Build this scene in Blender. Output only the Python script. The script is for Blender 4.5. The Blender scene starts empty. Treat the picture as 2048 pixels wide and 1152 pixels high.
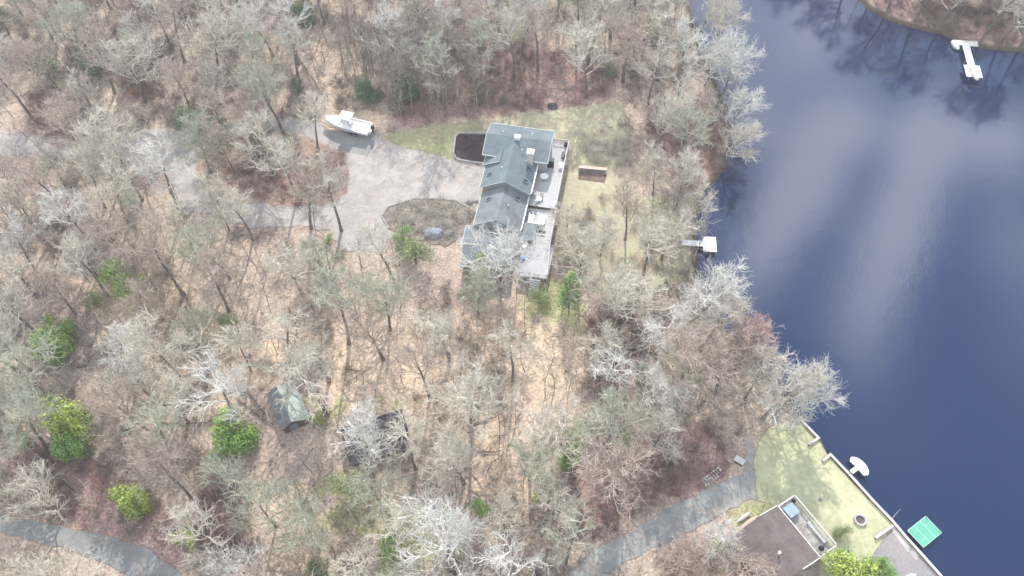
import bpy, math, random
import numpy as np
from mathutils import Vector, Matrix, noise as mnoise

# ------------------------------------------------------------------ camera
CH = 111.0; TILT = math.radians(35); FPX = 1700.0
sc = bpy.context.scene
COL = sc.collection
cam = bpy.data.cameras.new('camera'); cam.sensor_width = 36; cam.lens = FPX/2048*36
cam.clip_start = 1; cam.clip_end = 6000
camo = bpy.data.objects.new('camera', cam); COL.objects.link(camo)
camo.location = (0, 0, CH); camo.rotation_euler = (TILT, 0, 0)
sc.camera = camo

def P(px, py, z=0.0):
    """where the drone's line of sight through a photo pixel meets the level z"""
    x = (px-1024)/FPX; y = (576-py)/FPX
    wy = y*math.cos(TILT)+math.sin(TILT); wz = y*math.sin(TILT)-math.cos(TILT)
    t = (z-CH)/wz
    return (x*t, wy*t)
def Q(x, y, z):
    dy = y; dz = z-CH
    cy = dy*math.cos(TILT)+dz*math.sin(TILT); cz = dy*math.sin(TILT)-dz*math.cos(TILT)
    return (1024+FPX*x/cz, 576-FPX*cy/cz)

# ------------------------------------------------------------------ sky, sun, exposure
SUN_EL = math.radians(40); SUN_AZ = math.radians(2)      # azimuth from +Y towards +X
w = bpy.data.worlds.new('World'); sc.world = w; w.use_nodes = True
nt = w.node_tree; N = nt.nodes; LK = nt.links
for n in list(N): N.remove(n)
out = N.new('ShaderNodeOutputWorld'); bg = N.new('ShaderNodeBackground'); LK.new(bg.outputs[0], out.inputs[0])
sky = N.new('ShaderNodeTexSky'); sky.sky_type = 'NISHITA'; sky.sun_disc = False
sky.sun_elevation = SUN_EL; sky.sun_rotation = SUN_AZ
sky.air_density = 1.0; sky.dust_density = 0.25; sky.ozone_density = 1.0
bg.inputs['Strength'].default_value = 0.15
tc = N.new('ShaderNodeTexCoord')
sep = N.new('ShaderNodeSeparateXYZ'); LK.new(tc.outputs['Generated'], sep.inputs[0])
def wm(op, a, b=None, clamp=False):
    n = N.new('ShaderNodeMath'); n.operation = op; n.use_clamp = clamp
    for i, v in enumerate([a, b]):
        if v is None: continue
        if isinstance(v, (int, float)): n.inputs[i].default_value = v
        else: LK.new(v, n.inputs[i])
    return n.outputs[0]
zc = wm('MAXIMUM', sep.outputs[2], 0.06)
cu = wm('DIVIDE', sep.outputs[0], zc); cv = wm('DIVIDE', sep.outputs[1], zc)
comb = N.new('ShaderNodeCombineXYZ'); LK.new(cu, comb.inputs[0]); LK.new(cv, comb.inputs[1])
nz = N.new('ShaderNodeTexNoise'); nz.inputs['Scale'].default_value = 7.0; nz.inputs['Detail'].default_value = 5; nz.inputs['Roughness'].default_value = .5
LK.new(comb.outputs[0], nz.inputs['Vector'])
# a few named cloud banks on the cloud deck plus wisps elsewhere
tot = None
# (centre u,v on the deck, half length, half width, heading in degrees, weight)
BANKS = []
for px, py, L_, W_, hd, wt in [(1595, 390, .22, .05, 58, 1.9), (1815, 400, .26, .045, 64, 1.7), (1740, 262, .22, .06, 0, .7),
                           (1640, 60, .2, .10, 80, .75), (1980, 290, .22, .09, 10, .65), (1500, 120, .18, .12, 70, .45),
                           (1710, 560, .22, .06, 76, .35), (1530, 280, .16, .06, 110, .35), (2040, 520, .2, .07, 80, .35), (1350,0,.22,.14,60,.45)]:
    gx, gy = P(px, py, -.4); BANKS.append((gx/CH, gy/CH, L_, W_, math.radians(hd), wt))
BANKS += [(-.9, .5, .5, .5, 0, 1.2), (-.4, -.6, .9, .5, .2, 1.2), (-2.2, 0, 1.2, 1.2, 0, 1.2), (.6, -1.8, 1.6, .8, 0, 1.2), (-.35, 1.6, .7, .4, .2, .9), (-.6, -.3, .7, .3, .4, .8), (.5, -.9, .9, .3, .1, .9), (-1.2, .9, .6, .4, 1.0, .8), (-.2, .2, .3, .15, .5, .5), (1.9, -.2, .7, .3, 1.2, .8)]  # unseen banks added away from the lake reflection to whiten the ambient light
for (u0, v0, L_, W_, hd, wt) in BANKS:
    mp = N.new('ShaderNodeMapping'); mp.vector_type = 'TEXTURE'
    mp.inputs['Location'].default_value = (u0, v0, 0); mp.inputs['Rotation'].default_value = (0, 0, hd)
    mp.inputs['Scale'].default_value = (L_, W_, 1); LK.new(comb.outputs[0], mp.inputs['Vector'])
    ln = N.new('ShaderNodeVectorMath'); ln.operation = 'LENGTH'; LK.new(mp.outputs[0], ln.inputs[0])
    g = wm('POWER', 2.718, wm('MULTIPLY', wm('MULTIPLY', ln.outputs['Value'], ln.outputs['Value']), -1.5))
    g = wm('MULTIPLY', g, wt)
    tot = g if tot is None else wm('ADD', tot, g)
wisp = wm('MULTIPLY', wm('SUBTRACT', nz.outputs['Fac'], .50), 1.3)
dens = wm('MULTIPLY', tot, wm('ADD', wm('MULTIPLY', nz.outputs['Fac'], 1.5), .25))
dens = wm('ADD', dens, wm('MULTIPLY', wisp, .2), True)
mx = N.new('ShaderNodeMixRGB'); LK.new(dens, mx.inputs[0]); LK.new(sky.outputs[0], mx.inputs[1])
mx.inputs[2].default_value = (13.2, 13.7, 14.2, 1)
LK.new(mx.outputs[0], bg.inputs['Color'])

sl = bpy.data.lights.new('sun', 'SUN'); sl.energy = 4.2; sl.angle = math.radians(0.6); sl.color = (1, .945, .87)
so = bpy.data.objects.new('sun', sl); COL.objects.link(so)
d = Vector((math.sin(SUN_AZ)*math.cos(SUN_EL), math.cos(SUN_AZ)*math.cos(SUN_EL), math.sin(SUN_EL)))
so.rotation_euler = d.to_track_quat('Z', 'Y').to_euler(); so.location = (0, 60, 150)
sc.view_settings.view_transform = 'Standard'; sc.view_settings.look = 'None'
sc.view_settings.exposure = 0.38; sc.view_settings.gamma = 1.0

# ------------------------------------------------------------------ helpers
R = random.Random(7)
def tag(o, label=None, cat=None, group=None, kind=None):
    if label: o['label'] = label
    if cat: o['category'] = cat
    if group: o['group'] = group
    if kind: o['kind'] = kind
    return o
def empty(name, loc=(0, 0, 0), rz=0.0):
    o = bpy.data.objects.new(name, None); COL.objects.link(o); o.empty_display_size = .5
    o.location = loc; o.rotation_euler = (0, 0, rz); return o
def thing(name, label, cat, loc=(0, 0, 0), rz=0.0, group=None):
    return tag(empty(name, loc, rz), label, cat, group)

class MB:
    def __init__(s): s.v = []; s.f = []; s.mi = []
    def add(s, vs, fs, m=0):
        b = len(s.v); s.v += [tuple(v) for v in vs]; s.f += [tuple(b+i for i in f) for f in fs]; s.mi += [m]*len(fs); return s
    def box(s, c, d, rz=0, m=0, tilt=None):
        x, y, z = d[0]/2, d[1]/2, d[2]/2
        vs = [Vector(p) for p in ((-x,-y,-z),(x,-y,-z),(x,y,-z),(-x,y,-z),(-x,-y,z),(x,-y,z),(x,y,z),(-x,y,z))]
        M = Matrix.Rotation(rz, 3, 'Z')
        if tilt: M = M @ Matrix.Rotation(tilt[1], 3, tilt[0])
        return s.add([M @ v+Vector(c) for v in vs], [(0,3,2,1),(4,5,6,7),(0,1,5,4),(1,2,6,5),(2,3,7,6),(3,0,4,7)], m)
    def prism(s, poly, z0, z1, m=0):
        n = len(poly); vs = [(p[0], p[1], z0) for p in poly]+[(p[0], p[1], z1) for p in poly]
        return s.add(vs, [tuple(range(n-1, -1, -1)), tuple(range(n, 2*n))]+[(i, (i+1) % n, n+(i+1) % n, n+i) for i in range(n)], m)
    def tube(s, pts, rs, n=6, m=0, cap=True):
        pts = [Vector(p) for p in pts]
        if isinstance(rs, (int, float)): rs = [rs]*len(pts)
        vs = []; 
        for i, p in enumerate(pts):
            t = (pts[min(i+1, len(pts)-1)]-pts[max(i-1, 0)])
            t = t.normalized() if t.length > 1e-6 else Vector((0, 0, 1))
            a = t.cross(Vector((.31, .17, 1)) if abs(t.z) < .9 else Vector((1, .2, 0))).normalized(); b = t.cross(a)
            for k in range(n):
                an = 2*math.pi*k/n; vs.append(p+rs[i]*(a*math.cos(an)+b*math.sin(an)))
        fs = []
        for i in range(len(pts)-1):
            for k in range(n):
                fs.append((i*n+k, i*n+(k+1) % n, (i+1)*n+(k+1) % n, (i+1)*n+k))
        if cap: fs += [tuple(range(n-1, -1, -1)), tuple(range((len(pts)-1)*n, len(pts)*n))]
        return s.add(vs, fs, m)
    def cyl(s, c, r, h, n=16, m=0, r2=None):
        return s.tube([c, (c[0], c[1], c[2]+h)], [r, r if r2 is None else r2], n, m)
    def slab(s, a, b, c, d, t, m=0):
        """a flat board with the top face a b c d and the thickness t below it"""
        tp = [Vector(p) for p in (a, b, c, d)]; nrm = (tp[1]-tp[0]).cross(tp[2]-tp[0]).normalized()
        if nrm.z < 0: nrm = -nrm
        bt = [p-nrm*t for p in tp]
        return s.add(tp+bt, [(0,1,2,3),(7,6,5,4),(0,4,5,1),(1,5,6,2),(2,6,7,3),(3,7,4,0)], m)
    def build(s, name, mats, parent=None, smooth=False, fix=True):
        me = bpy.data.meshes.new(name); me.from_pydata(s.v, [], s.f); me.update()
        if not isinstance(mats, (list, tuple)): mats = [mats]
        for m in mats: me.materials.append(m)
        me.polygons.foreach_set('material_index', s.mi)
        if fix:
            import bmesh
            bm = bmesh.new(); bm.from_mesh(me); bmesh.ops.recalc_face_normals(bm, faces=bm.faces); bm.to_mesh(me); bm.free()
        if smooth: me.polygons.foreach_set('use_smooth', [True]*len(me.polygons))
        o = bpy.data.objects.new(name, me); COL.objects.link(o)
        if parent: o.parent = parent
        return o

def rgb(r, g, b): return (r, g, b, 1)
def mat(name, col, rough=.8, var=.18, scale=2.0, col2=None, bump=0.0, metallic=0, fine=None, stretch=None, coords='Object', spec=.3):
    m = bpy.data.materials.new(name); m.use_nodes = True; t = m.node_tree; n = t.nodes; l = t.links
    b = n['Principled BSDF']; b.inputs['Roughness'].default_value = rough; b.inputs['Metallic'].default_value = metallic
    b.inputs['Specular IOR Level'].default_value = spec
    tx = n.new('ShaderNodeTexCoord'); src = tx.outputs[coords]
    if stretch:
        mp = n.new('ShaderNodeMapping'); mp.inputs['Scale'].default_value = stretch; l.new(src, mp.inputs[0]); src = mp.outputs[0]
    a = n.new('ShaderNodeTexNoise'); a.inputs['Scale'].default_value = scale; a.inputs['Detail'].default_value = 7; a.inputs['Roughness'].default_value = .62
    l.new(src, a.inputs['Vector'])
    rp = n.new('ShaderNodeValToRGB'); c2 = col2 or tuple(c*(1-var*1.6) for c in col)
    c1 = tuple(min(1, c*(1+var)) for c in col)
    rp.color_ramp.elements[0].position = .33; rp.color_ramp.elements[0].color = rgb(*c2)
    rp.color_ramp.elements[1].position = .67; rp.color_ramp.elements[1].color = rgb(*c1)
    l.new(a.outputs['Fac'], rp.inputs[0]); cur = rp.outputs[0]
    if fine:
        f = n.new('ShaderNodeTexNoise'); f.inputs['Scale'].default_value = fine[0]; f.inputs['Detail'].default_value = 4; l.new(src, f.inputs['Vector'])
        mr = n.new('ShaderNodeMapRange'); mr.inputs[1].default_value = .3; mr.inputs[2].default_value = .7
        mr.inputs[3].default_value = 1-fine[1]; mr.inputs[4].default_value = 1+fine[1]; l.new(f.outputs['Fac'], mr.inputs[0])
        vm = n.new('ShaderNodeVectorMath'); vm.operation = 'SCALE'; l.new(cur, vm.inputs[0]); l.new(mr.outputs[0], vm.inputs['Scale']); cur = vm.outputs[0]
    l.new(cur, b.inputs['Base Color'])
    if bump:
        bp = n.new('ShaderNodeBump'); bp.inputs['Strength'].default_value = bump; bp.inputs['Distance'].default_value = .05
        l.new(a.outputs['Fac'], bp.inputs['Height']); l.new(bp.outputs[0], b.inputs['Normal'])
    return m
M = {}
M['white'] = mat('white paint', (.78, .78, .76), .5, .04, 3, fine=(9, .05))
M['gel'] = mat('white gelcoat', (.80, .80, .79), .3, .03, 1, spec=.5)
M['shingle'] = mat('grey green asphalt shingles', (.16, .19, .205), .95, .14, .45, fine=(7, .18), stretch=(1, 1, 3))
M['shinglelow'] = mat('weathered grey shingles', (.19, .21, .22), .95, .16, .6, fine=(6, .2))
M['fascia'] = mat('pale blue grey trim', (.42, .46, .47), .6, .06, 3)
M['siding'] = mat('grey siding', (.30, .33, .34), .7, .07, 3, stretch=(.3, .3, 6))
M['glass'] = mat('window glass', (.03, .04, .05), .08, .05, 1, spec=.8)
M['deck'] = mat('weathered deck boards', (.46, .45, .46), .8, .09, 1.2, fine=(5, .1), stretch=(5, .4, 1))
M['rail'] = mat('pale grey railing wood', (.55, .54, .54), .7, .08, 3)
M['dark'] = mat('black plastic', (.018, .018, .022), .5, .2, 3)
M['metal'] = mat('galvanised steel', (.45, .46, .48), .45, .1, 4, metallic=.7)
M['bluefab'] = mat('blue tarpaulin', (.06, .20, .62), .6, .15, 3)
M['greycush'] = mat('pale cushion', (.72, .72, .70), .9, .05, 3)
M['mulch'] = mat('dark mulch', (.060, .038, .042), 1, .35, 1.2, fine=(6, .5))
M['edging'] = mat('concrete block edging', (.36, .35, .34), .9, .15, 3)
M['stone'] = mat('field stone', (.27, .25, .245), .95, .25, 1.6, bump=.5)
M['concrete'] = mat('pale concrete', (.46, .44, .42), .9, .16, .9, fine=(4, .12))
M['sheddark'] = mat('dark blue grey shed roof', (.17, .18, .20), .9, .16, .9, fine=(4, .12))
M['shedE'] = mat('pale green shed roof', (.36, .41, .37), .9, .16, .9, fine=(4, .12))
M['ruin'] = mat('dark weathered roofing', (.085, .075, .085), .95, .4, .7, fine=(4, .45))
M['shedwall'] = mat('brown board wall', (.14, .10, .08), .9, .2, 3, stretch=(4, 4, .3))
M['brownroof'] = mat('brown violet shingles', (.155, .125, .122), .95, .14, .5, fine=(5, .2))
M['greendock'] = mat('green dock carpet', (.12, .40, .28), .85, .06, 2, fine=(8, .06))
M['pinkwood'] = mat('bleached pinkish boards', (.60, .44, .38), .8, .1, 3)
M['bark'] = mat('grey brown bark', (.21, .18, .155), .95, .35, 2.0, bump=.3, stretch=(1, 1, .3))
M['log'] = mat('fallen log bark', (.21, .165, .14), .95, .35, 2.0, bump=.3)
def twigmat(name, base, tip, var=.22):
    m = mat(name, base, .9, var, .9, coords='Object')
    return m
M['tw_pale'] = twigmat('pale grey branches', (.62, .57, .485), None)
M['tw_silver'] = twigmat('silver grey branches', (.68, .66, .61), None)
M['tw_green'] = twigmat('lichen green grey branches', (.47, .475, .375), None)
M['tw_tan'] = twigmat('tan brown twigs', (.50, .41, .345), None)
M['tw_red'] = twigmat('reddish brown twigs', (.52, .37, .33), None)
def leafmat(name, c, c2):
    m = mat(name, c, .55, .2, 1.3, col2=c2, fine=(5, .25)); b = m.node_tree.nodes['Principled BSDF']
    b.inputs['Subsurface Weight'].default_value = 0
    return m
M['lf_bright'] = leafmat('bright green leaves', (.34, .50, .12), (.17, .30, .07))
M['lf_yellow'] = leafmat('yellow green leaves', (.42, .50, .11), (.20, .28, .07))
M['lf_dark'] = leafmat('dark green needles', (.18, .25, .12), (.10, .15, .08))
M['lf_olive'] = leafmat('dull olive leaves', (.32, .37, .17), (.20, .23, .12))
M['lf_mid'] = leafmat('mid green leaves', (.27, .42, .12), (.14, .25, .07))

# ------------------------------------------------------------------ zones (photo outlines laid on the ground)
def poly(pts, z=0.0): return [P(a, b, z) for a, b in pts]
def inside(x, y, pg):
    """vectorised point in polygon"""
    x = np.asarray(x, float); y = np.asarray(y, float); c = np.zeros(x.shape, bool); n = len(pg)
    for i in range(n):
        x1, y1 = pg[i]; x2, y2 = pg[(i+1) % n]
        if y1 == y2: continue
        c ^= ((y1 > y) != (y2 > y)) & (x < (x2-x1)*(y-y1)/(y2-y1)+x1)
    return c
def edist(x, y, pg, closed=True):
    x = np.asarray(x, float); y = np.asarray(y, float); dd = np.full(x.shape, 1e9); n = len(pg)
    for i in range(n if closed else n-1):
        x1, y1 = pg[i]; x2, y2 = pg[(i+1) % n]; dx, dy = x2-x1, y2-y1; L2 = dx*dx+dy*dy+1e-9
        t = np.clip(((x-x1)*dx+(y-y1)*dy)/L2, 0, 1)
        dd = np.minimum(dd, np.hypot(x-x1-t*dx, y-y1-t*dy))
    return dd
WATER_Z = -.45
SHORE = poly([(1330, -150), (1352, -40), (1380, 20), (1400, 100), (1438, 180), (1458, 260), (1450, 330), (1402, 388), (1385, 440), (1392, 500), (1390, 560), (1418, 612),
              (1432, 640), (1480, 690), (1532, 755), (1585, 822), (1602, 838), (1640, 880), (1652, 905), (1725, 985), (1785, 1045), (1835, 1100), (1880, 1152), (2010, 1300), (2100, 1420)])
FAR = poly([(2900, 230), (2300, 150), (2120, 112), (2040, 98), (1990, 94), (1925, 84), (1885, 62), (1830, 52), (1775, 34), (1735, 10), (1705, -30), (1660, -90), (1560, -140), (1440, -170)])
LAKE = SHORE+[(110, 5), (160, -40), (400, -60), (420, 60)]+FAR
Z_RED = [poly(p) for p in [
    [(770, 268), (800, 190), (860, 150), (960, 90), (1060, 80), (1170, 100), (1235, 150), (1228, 205), (1100, 222), (900, 250)],
    [(60, 270), (60, 190), (110, 170), (220, 250), (230, 275), (140, 280)],
    [(1300, 230), (1380, 180), (1450, 270), (1445, 330), (1400, 385), (1330, 350), (1290, 300)],
    [(30, 900), (120, 890), (260, 960), (350, 1030), (400, 1152), (340, 1150), (290, 1100), (150, 1060), (0, 1030), (0, 930)],
    [(540, 300), (690, 300), (690, 380), (600, 415), (500, 395), (440, 330)],
    [(1080, 960), (1250, 860), (1420, 840), (1480, 940), (1400, 980), (1280, 1030), (1180, 1090), (1090, 1100)],
    [(1740, 0), (2048, 0), (2048, 98), (1920, 80), (1780, 30)], [(1160, 640), (1260, 600), (1290, 700), (1200, 760)],
    [(380, 900), (480, 960), (520, 1152), (400, 1152)], [(230, 60), (330, 90), (330, 200), (240, 200)],
    [(1340, 1080), (1470, 1020), (1480, 1090), (1500, 1152), (1330, 1152)]]]
Z_TAN = [poly(p) for p in [
    [(470, 60), (580, 60), (570, 180), (480, 170)], [(640, 150), (760, 190), (780, 270), (640, 235)],
    [(640, 690), (760, 640), (1140, 620), (1220, 640), (1150, 860), (960, 900), (830, 860), (640, 830)],
    [(540, 980), (620, 960), (640, 1152), (540, 1152)], [(1060, 1040), (1110, 1040), (1110, 1152), (1050, 1152)],
    [(520, 640), (700, 640), (700, 760), (540, 760)], [(150, 560), (340, 540), (520, 720), (480, 850), (300, 820)], [(0, 700), (110, 760), (120, 880), (0, 860)],
    [(1160, 620), (1230, 620), (1210, 750), (1150, 740)], [(950, 880), (1080, 880), (1080, 1000), (950, 1000)]]]
Z_GRN = [poly(p) for p in [
    [(730, 960), (790, 1010), (900, 1040), (900, 1152), (750, 1152)], [(640, 940), (740, 940), (730, 1060), (640, 1060)],
    [(960, 0), (1040, 0), (1060, 70), (960, 80)], [(1040, 560), (1170, 560), (1170, 660), (1060, 640)], [(480, 232), (640, 236), (640, 250), (480, 246)],
    [(1640, 1020), (1720, 1010), (1710, 1110), (1640, 1100)], [(620, 790), (680, 800), (670, 850), (620, 840)],
    [(1490, 1000), (1560, 990), (1540, 1040), (1420, 1152), (1400, 1130)], [(770, 800), (820, 800), (810, 825), (765, 830)]]]

# ------------------------------------------------------------------ ground: one sheet to the horizon, sinking into the lake bed
def axis(lo, hi, step, far):
    a = list(np.arange(lo, hi+step/2, step)); s = step; x = a[0]; left = []
    while x > -far: s *= 1.35; x -= s; left.append(x)
    s = step; x = a[-1]; right = []
    while x < far: s *= 1.35; x += s; right.append(x)
    return np.array(left[::-1]+a+right)
xs = axis(-112, 112, .5, 2500); ys = axis(24, 156, .5, 2500)
X, Y = np.meshgrid(xs, ys); X = X.ravel(); Y = Y.ravel()
ns = np.array([mnoise.fractal((x*.35, y*.35, 0), 1, 2, 3) for x, y in zip(X, Y)])*.9
inl = inside(X, Y, LAKE); ed = edist(X, Y, LAKE)
sd = np.where(inl, ed, -ed)
lip = np.clip((sd+.15)/1.6, 0, 1)
Zg = -1.7*lip*lip*(3-2*lip)
Zg = Zg+np.where(sd < -1.5, np.clip((-sd-1.5)/4, 0, 1)*ns*.05-.03*np.clip((-sd-1.5)/4, 0, 1), 0)
nx, ny = len(xs), len(ys)
idx = np.arange(nx*ny).reshape(ny, nx)
F = np.stack([idx[:-1, :-1].ravel(), idx[:-1, 1:].ravel(), idx[1:, 1:].ravel(), idx[1:, :-1].ravel()], 1)
me = bpy.data.meshes.new('ground')
me.vertices.add(nx*ny); me.vertices.foreach_set('co', np.stack([X, Y, Zg], 1).astype(np.float32).ravel())
me.loops.add(F.size); me.loops.foreach_set('vertex_index', F.ravel().astype(np.int32))
me.polygons.add(len(F)); me.polygons.foreach_set('loop_start', np.arange(0, F.size, 4, dtype=np.int32)); me.polygons.foreach_set('loop_total', np.full(len(F), 4, np.int32))
me.update(calc_edges=True); me.polygons.foreach_set('use_smooth', [True]*len(F))
base = np.array([.425, .345, .275]); red = np.array([.28, .185, .165]); tan = np.array([.60, .47, .345]); grn = np.array([.34, .35, .17]); mudc = np.array([.10, .075, .05])
big = np.array([mnoise.fractal((x*.05+9, y*.05, 3), 1, 2, 3) for x, y in zip(X, Y)])
Cc = np.tile(base, (len(X), 1))*(1+.0*big[:, None])
mixr = np.clip(big*1.3+.25, 0, 1)[:, None]*.55
Cc = Cc*(1-mixr)+np.array([.335, .25, .23])*mixr
wob = ns*3.0
for pgs, c, k in ((Z_TAN, tan, .75), (Z_RED, red, .85), (Z_GRN, grn, .8)):
    for pg in pgs:
        ii = inside(X, Y, pg); e = edist(X, Y, pg); s = np.where(ii, e, -e)+wob
        a = (np.clip((s+.4)/1.6, 0, 1)*k)[:, None]; Cc = Cc*(1-a)+c*a
a = np.clip((sd+1.3)/1.0, 0, 1)[:, None]; Cc = Cc*(1-a)+mudc*a
at = me.color_attributes.new('cover', 'FLOAT_COLOR', 'POINT')
at.data.foreach_set('color', np.concatenate([Cc, np.ones((len(X), 1))], 1).astype(np.float32).ravel())
def groundmat():
    m = bpy.data.materials.new('leaf litter'); m.use_nodes = True; t = m.node_tree; n = t.nodes; l = t.links
    b = n['Principled BSDF']; b.inputs['Roughness'].default_value = 1; b.inputs['Specular IOR Level'].default_value = .1
    at = n.new('ShaderNodeAttribute'); at.attribute_name = 'cover'; tx = n.new('ShaderNodeTexCoord')
    cur = at.outputs['Color']
    for sc_, dt, lo, hi in ((.5, 4, .80, 1.22), (2.6, 6, .52, 1.46), (.12, 3, .9, 1.1)):
        a = n.new('ShaderNodeTexNoise'); a.inputs['Scale'].default_value = sc_; a.inputs['Detail'].default_value = dt; a.inputs['Roughness'].default_value = .7
        l.new(tx.outputs['Object'], a.inputs['Vector'])
        mr = n.new('ShaderNodeMapRange'); mr.inputs[1].default_value = .32; mr.inputs[2].default_value = .68; mr.inputs[3].default_value = lo; mr.inputs[4].default_value = hi
        l.new(a.outputs['Fac'], mr.inputs[0])
        vm = n.new('ShaderNodeVectorMath'); vm.operation = 'SCALE'; l.new(cur, vm.inputs[0]); l.new(mr.outputs[0], vm.inputs['Scale']); cur = vm.outputs[0]
    # scattered dark twigs, wet leaves and rusty leaves
    v = n.new('ShaderNodeTexNoise'); v.inputs['Scale'].default_value = 1.3; v.inputs['Detail'].default_value = 8; v.inputs['Roughness'].default_value = .8; v.inputs['Distortion'].default_value = 1.5
    l.new(tx.outputs['Object'], v.inputs['Vector'])
    rp = n.new('ShaderNodeMapRange'); rp.inputs[1].default_value = .55; rp.inputs[2].default_value = .66; rp.inputs[3].default_value = 0; rp.inputs[4].default_value = .5
    l.new(v.outputs['Fac'], rp.inputs[0])
    mx = n.new('ShaderNodeMixRGB'); l.new(rp.outputs[0], mx.inputs[0]); l.new(cur, mx.inputs[1]); mx.inputs[2].default_value = (.24, .13, .10, 1)
    l.new(mx.outputs[0], b.inputs['Base Color'])
    return m
me.materials.append(groundmat())
g = bpy.data.objects.new('ground', me); COL.objects.link(g); tag(g, kind='structure')

# ------------------------------------------------------------------ water
def watermat():
    m = bpy.data.materials.new('lake water'); m.use_nodes = True; t = m.node_tree; n = t.nodes; l = t.links
    b = n['Principled BSDF']; b.inputs['Base Color'].default_value = (.005, .014, .060, 1)
    b.inputs['Roughness'].default_value = .06; b.inputs['IOR'].default_value = 1.9; b.inputs['Specular IOR Level'].default_value = .5
    tx = n.new('ShaderNodeTexCoord')
    a = n.new('ShaderNodeTexNoise'); a.inputs['Scale'].default_value = 3.2; a.inputs['Detail'].default_value = 5; l.new(tx.outputs['Object'], a.inputs['Vector'])
    c = n.new('ShaderNodeTexNoise'); c.inputs['Scale'].default_value = .35; c.inputs['Detail'].default_value = 3; l.new(tx.outputs['Object'], c.inputs['Vector'])
    b1 = n.new('ShaderNodeBump'); b1.inputs['Strength'].default_value = .12; b1.inputs['Distance'].default_value = .05; l.new(a.outputs['Fac'], b1.inputs['Height'])
    b2 = n.new('ShaderNodeBump'); b2.inputs['Strength'].default_value = .05; b2.inputs['Distance'].default_value = .2; l.new(c.outputs['Fac'], b2.inputs['Height']); l.new(b1.outputs[0], b2.inputs['Normal'])
    l.new(b2.outputs[0], b.inputs['Normal'])
    return m
wmb = MB(); wmb.add([(20, -70, WATER_Z), (430, -70, WATER_Z), (430, 260, WATER_Z), (20, 260, WATER_Z)], [(0, 1, 2, 3)])
wat = wmb.build('lake_water', watermat(), fix=False); tag(wat, kind='structure')

# ------------------------------------------------------------------ sheets: driveway, road, lawns, paths
def ragged(pg, amp=.35, step=.45, seed=0):
    o = []
    for i in range(len(pg)):
        a = Vector((*pg[i], 0)); b = Vector((*pg[(i+1) % len(pg)], 0)); L = (b-a).length; k = max(1, int(L/step))
        nn = Vector((-(b-a).y, (b-a).x, 0)).normalized()
        for j in range(k):
            p = a+(b-a)*j/k
            o.append((p.x+nn.x*amp*1.5*mnoise.fractal((p.x*.6, p.y*.6, seed), .7, 2.2, 5), p.y+nn.y*amp*1.5*mnoise.fractal((p.x*.6, p.y*.6, seed), .7, 2.2, 5)))
    return o
def sheet(name, pts, m, z, amp=.35, px=True):
    import bmesh
    pg = ragged(poly(pts) if px else pts, amp, seed=hash(name) % 7 if False else len(pts))
    bm = bmesh.new(); f = bm.faces.new([bm.verts.new((a, b, z)) for a, b in pg])
    bmesh.ops.triangulate(bm, faces=[f]); bmesh.ops.recalc_face_normals(bm, faces=bm.faces)
    for ff in bm.faces:
        if ff.normal.z < 0: ff.normal_flip()
    me = bpy.data.meshes.new(name); bm.to_mesh(me); bm.free(); me.materials.append(m)
    o = bpy.data.objects.new(name, me); COL.objects.link(o); tag(o, kind='structure'); return o
M['gravel'] = mat('pale gravel', (.385, .355, .335), .95, .12, .35, col2=(.30, .275, .255), fine=(3.0, .16))
def drift(m, thr=.56, amt=.55, col=(.40, .30, .23, 1), sc_=.55):
    t = m.node_tree; n = t.nodes; l = t.links; b = n['Principled BSDF']; src = b.inputs['Base Color'].links[0].from_socket
    tx = n.new('ShaderNodeTexCoord'); v = n.new('ShaderNodeTexNoise'); v.inputs['Scale'].default_value = sc_; v.inputs['Detail'].default_value = 9; v.inputs['Roughness'].default_value = .72
    l.new(tx.outputs['Object'], v.inputs['Vector']); r_ = n.new('ShaderNodeMapRange'); r_.inputs[1].default_value = thr; r_.inputs[2].default_value = thr+.07; r_.inputs[3].default_value = 0; r_.inputs[4].default_value = amt
    l.new(v.outputs['Fac'], r_.inputs[0]); mx = n.new('ShaderNodeMixRGB'); l.new(r_.outputs[0], mx.inputs[0]); l.new(src, mx.inputs[1]); mx.inputs[2].default_value = col; l.new(mx.outputs[0], b.inputs['Base Color'])
drift(M['gravel'], .54, .5)
M['asph'] = mat('worn asphalt drive', (.40, .39, .385), .95, .10, .3, fine=(4, .1))
M['road'] = mat('old asphalt road', (.25, .25, .245), .95, .12, .3, fine=(3, .12))
M['path'] = mat('grey gravel track', (.32, .315, .30), .95, .16, .4, fine=(3, .14))
drift(M['road'], .56, .6); drift(M['path'], .55, .6)
M['lawn'] = mat('winter lawn', (.40, .39, .25), 1, .1, .3, col2=(.37, .32, .235), fine=(1.6, .16))
M['lawn2'] = mat('pale bank lawn', (.47, .46, .29), 1, .08, .25, col2=(.37, .38, .235), fine=(1.5, .13))
M['lawn3'] = mat('darker green lawn', (.27, .29, .15), 1, .12, .3, col2=(.33, .28, .18), fine=(1.6, .18))  # side lawn turf, darker and greener than the other lawns
drift(M['lawn'], .52, .6, (.36, .27, .21, 1), .4); drift(M['lawn2'], .58, .5, (.36, .30, .2, 1), .6); drift(M['lawn3'], .55, .5, (.33, .22, .17, 1))
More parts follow.
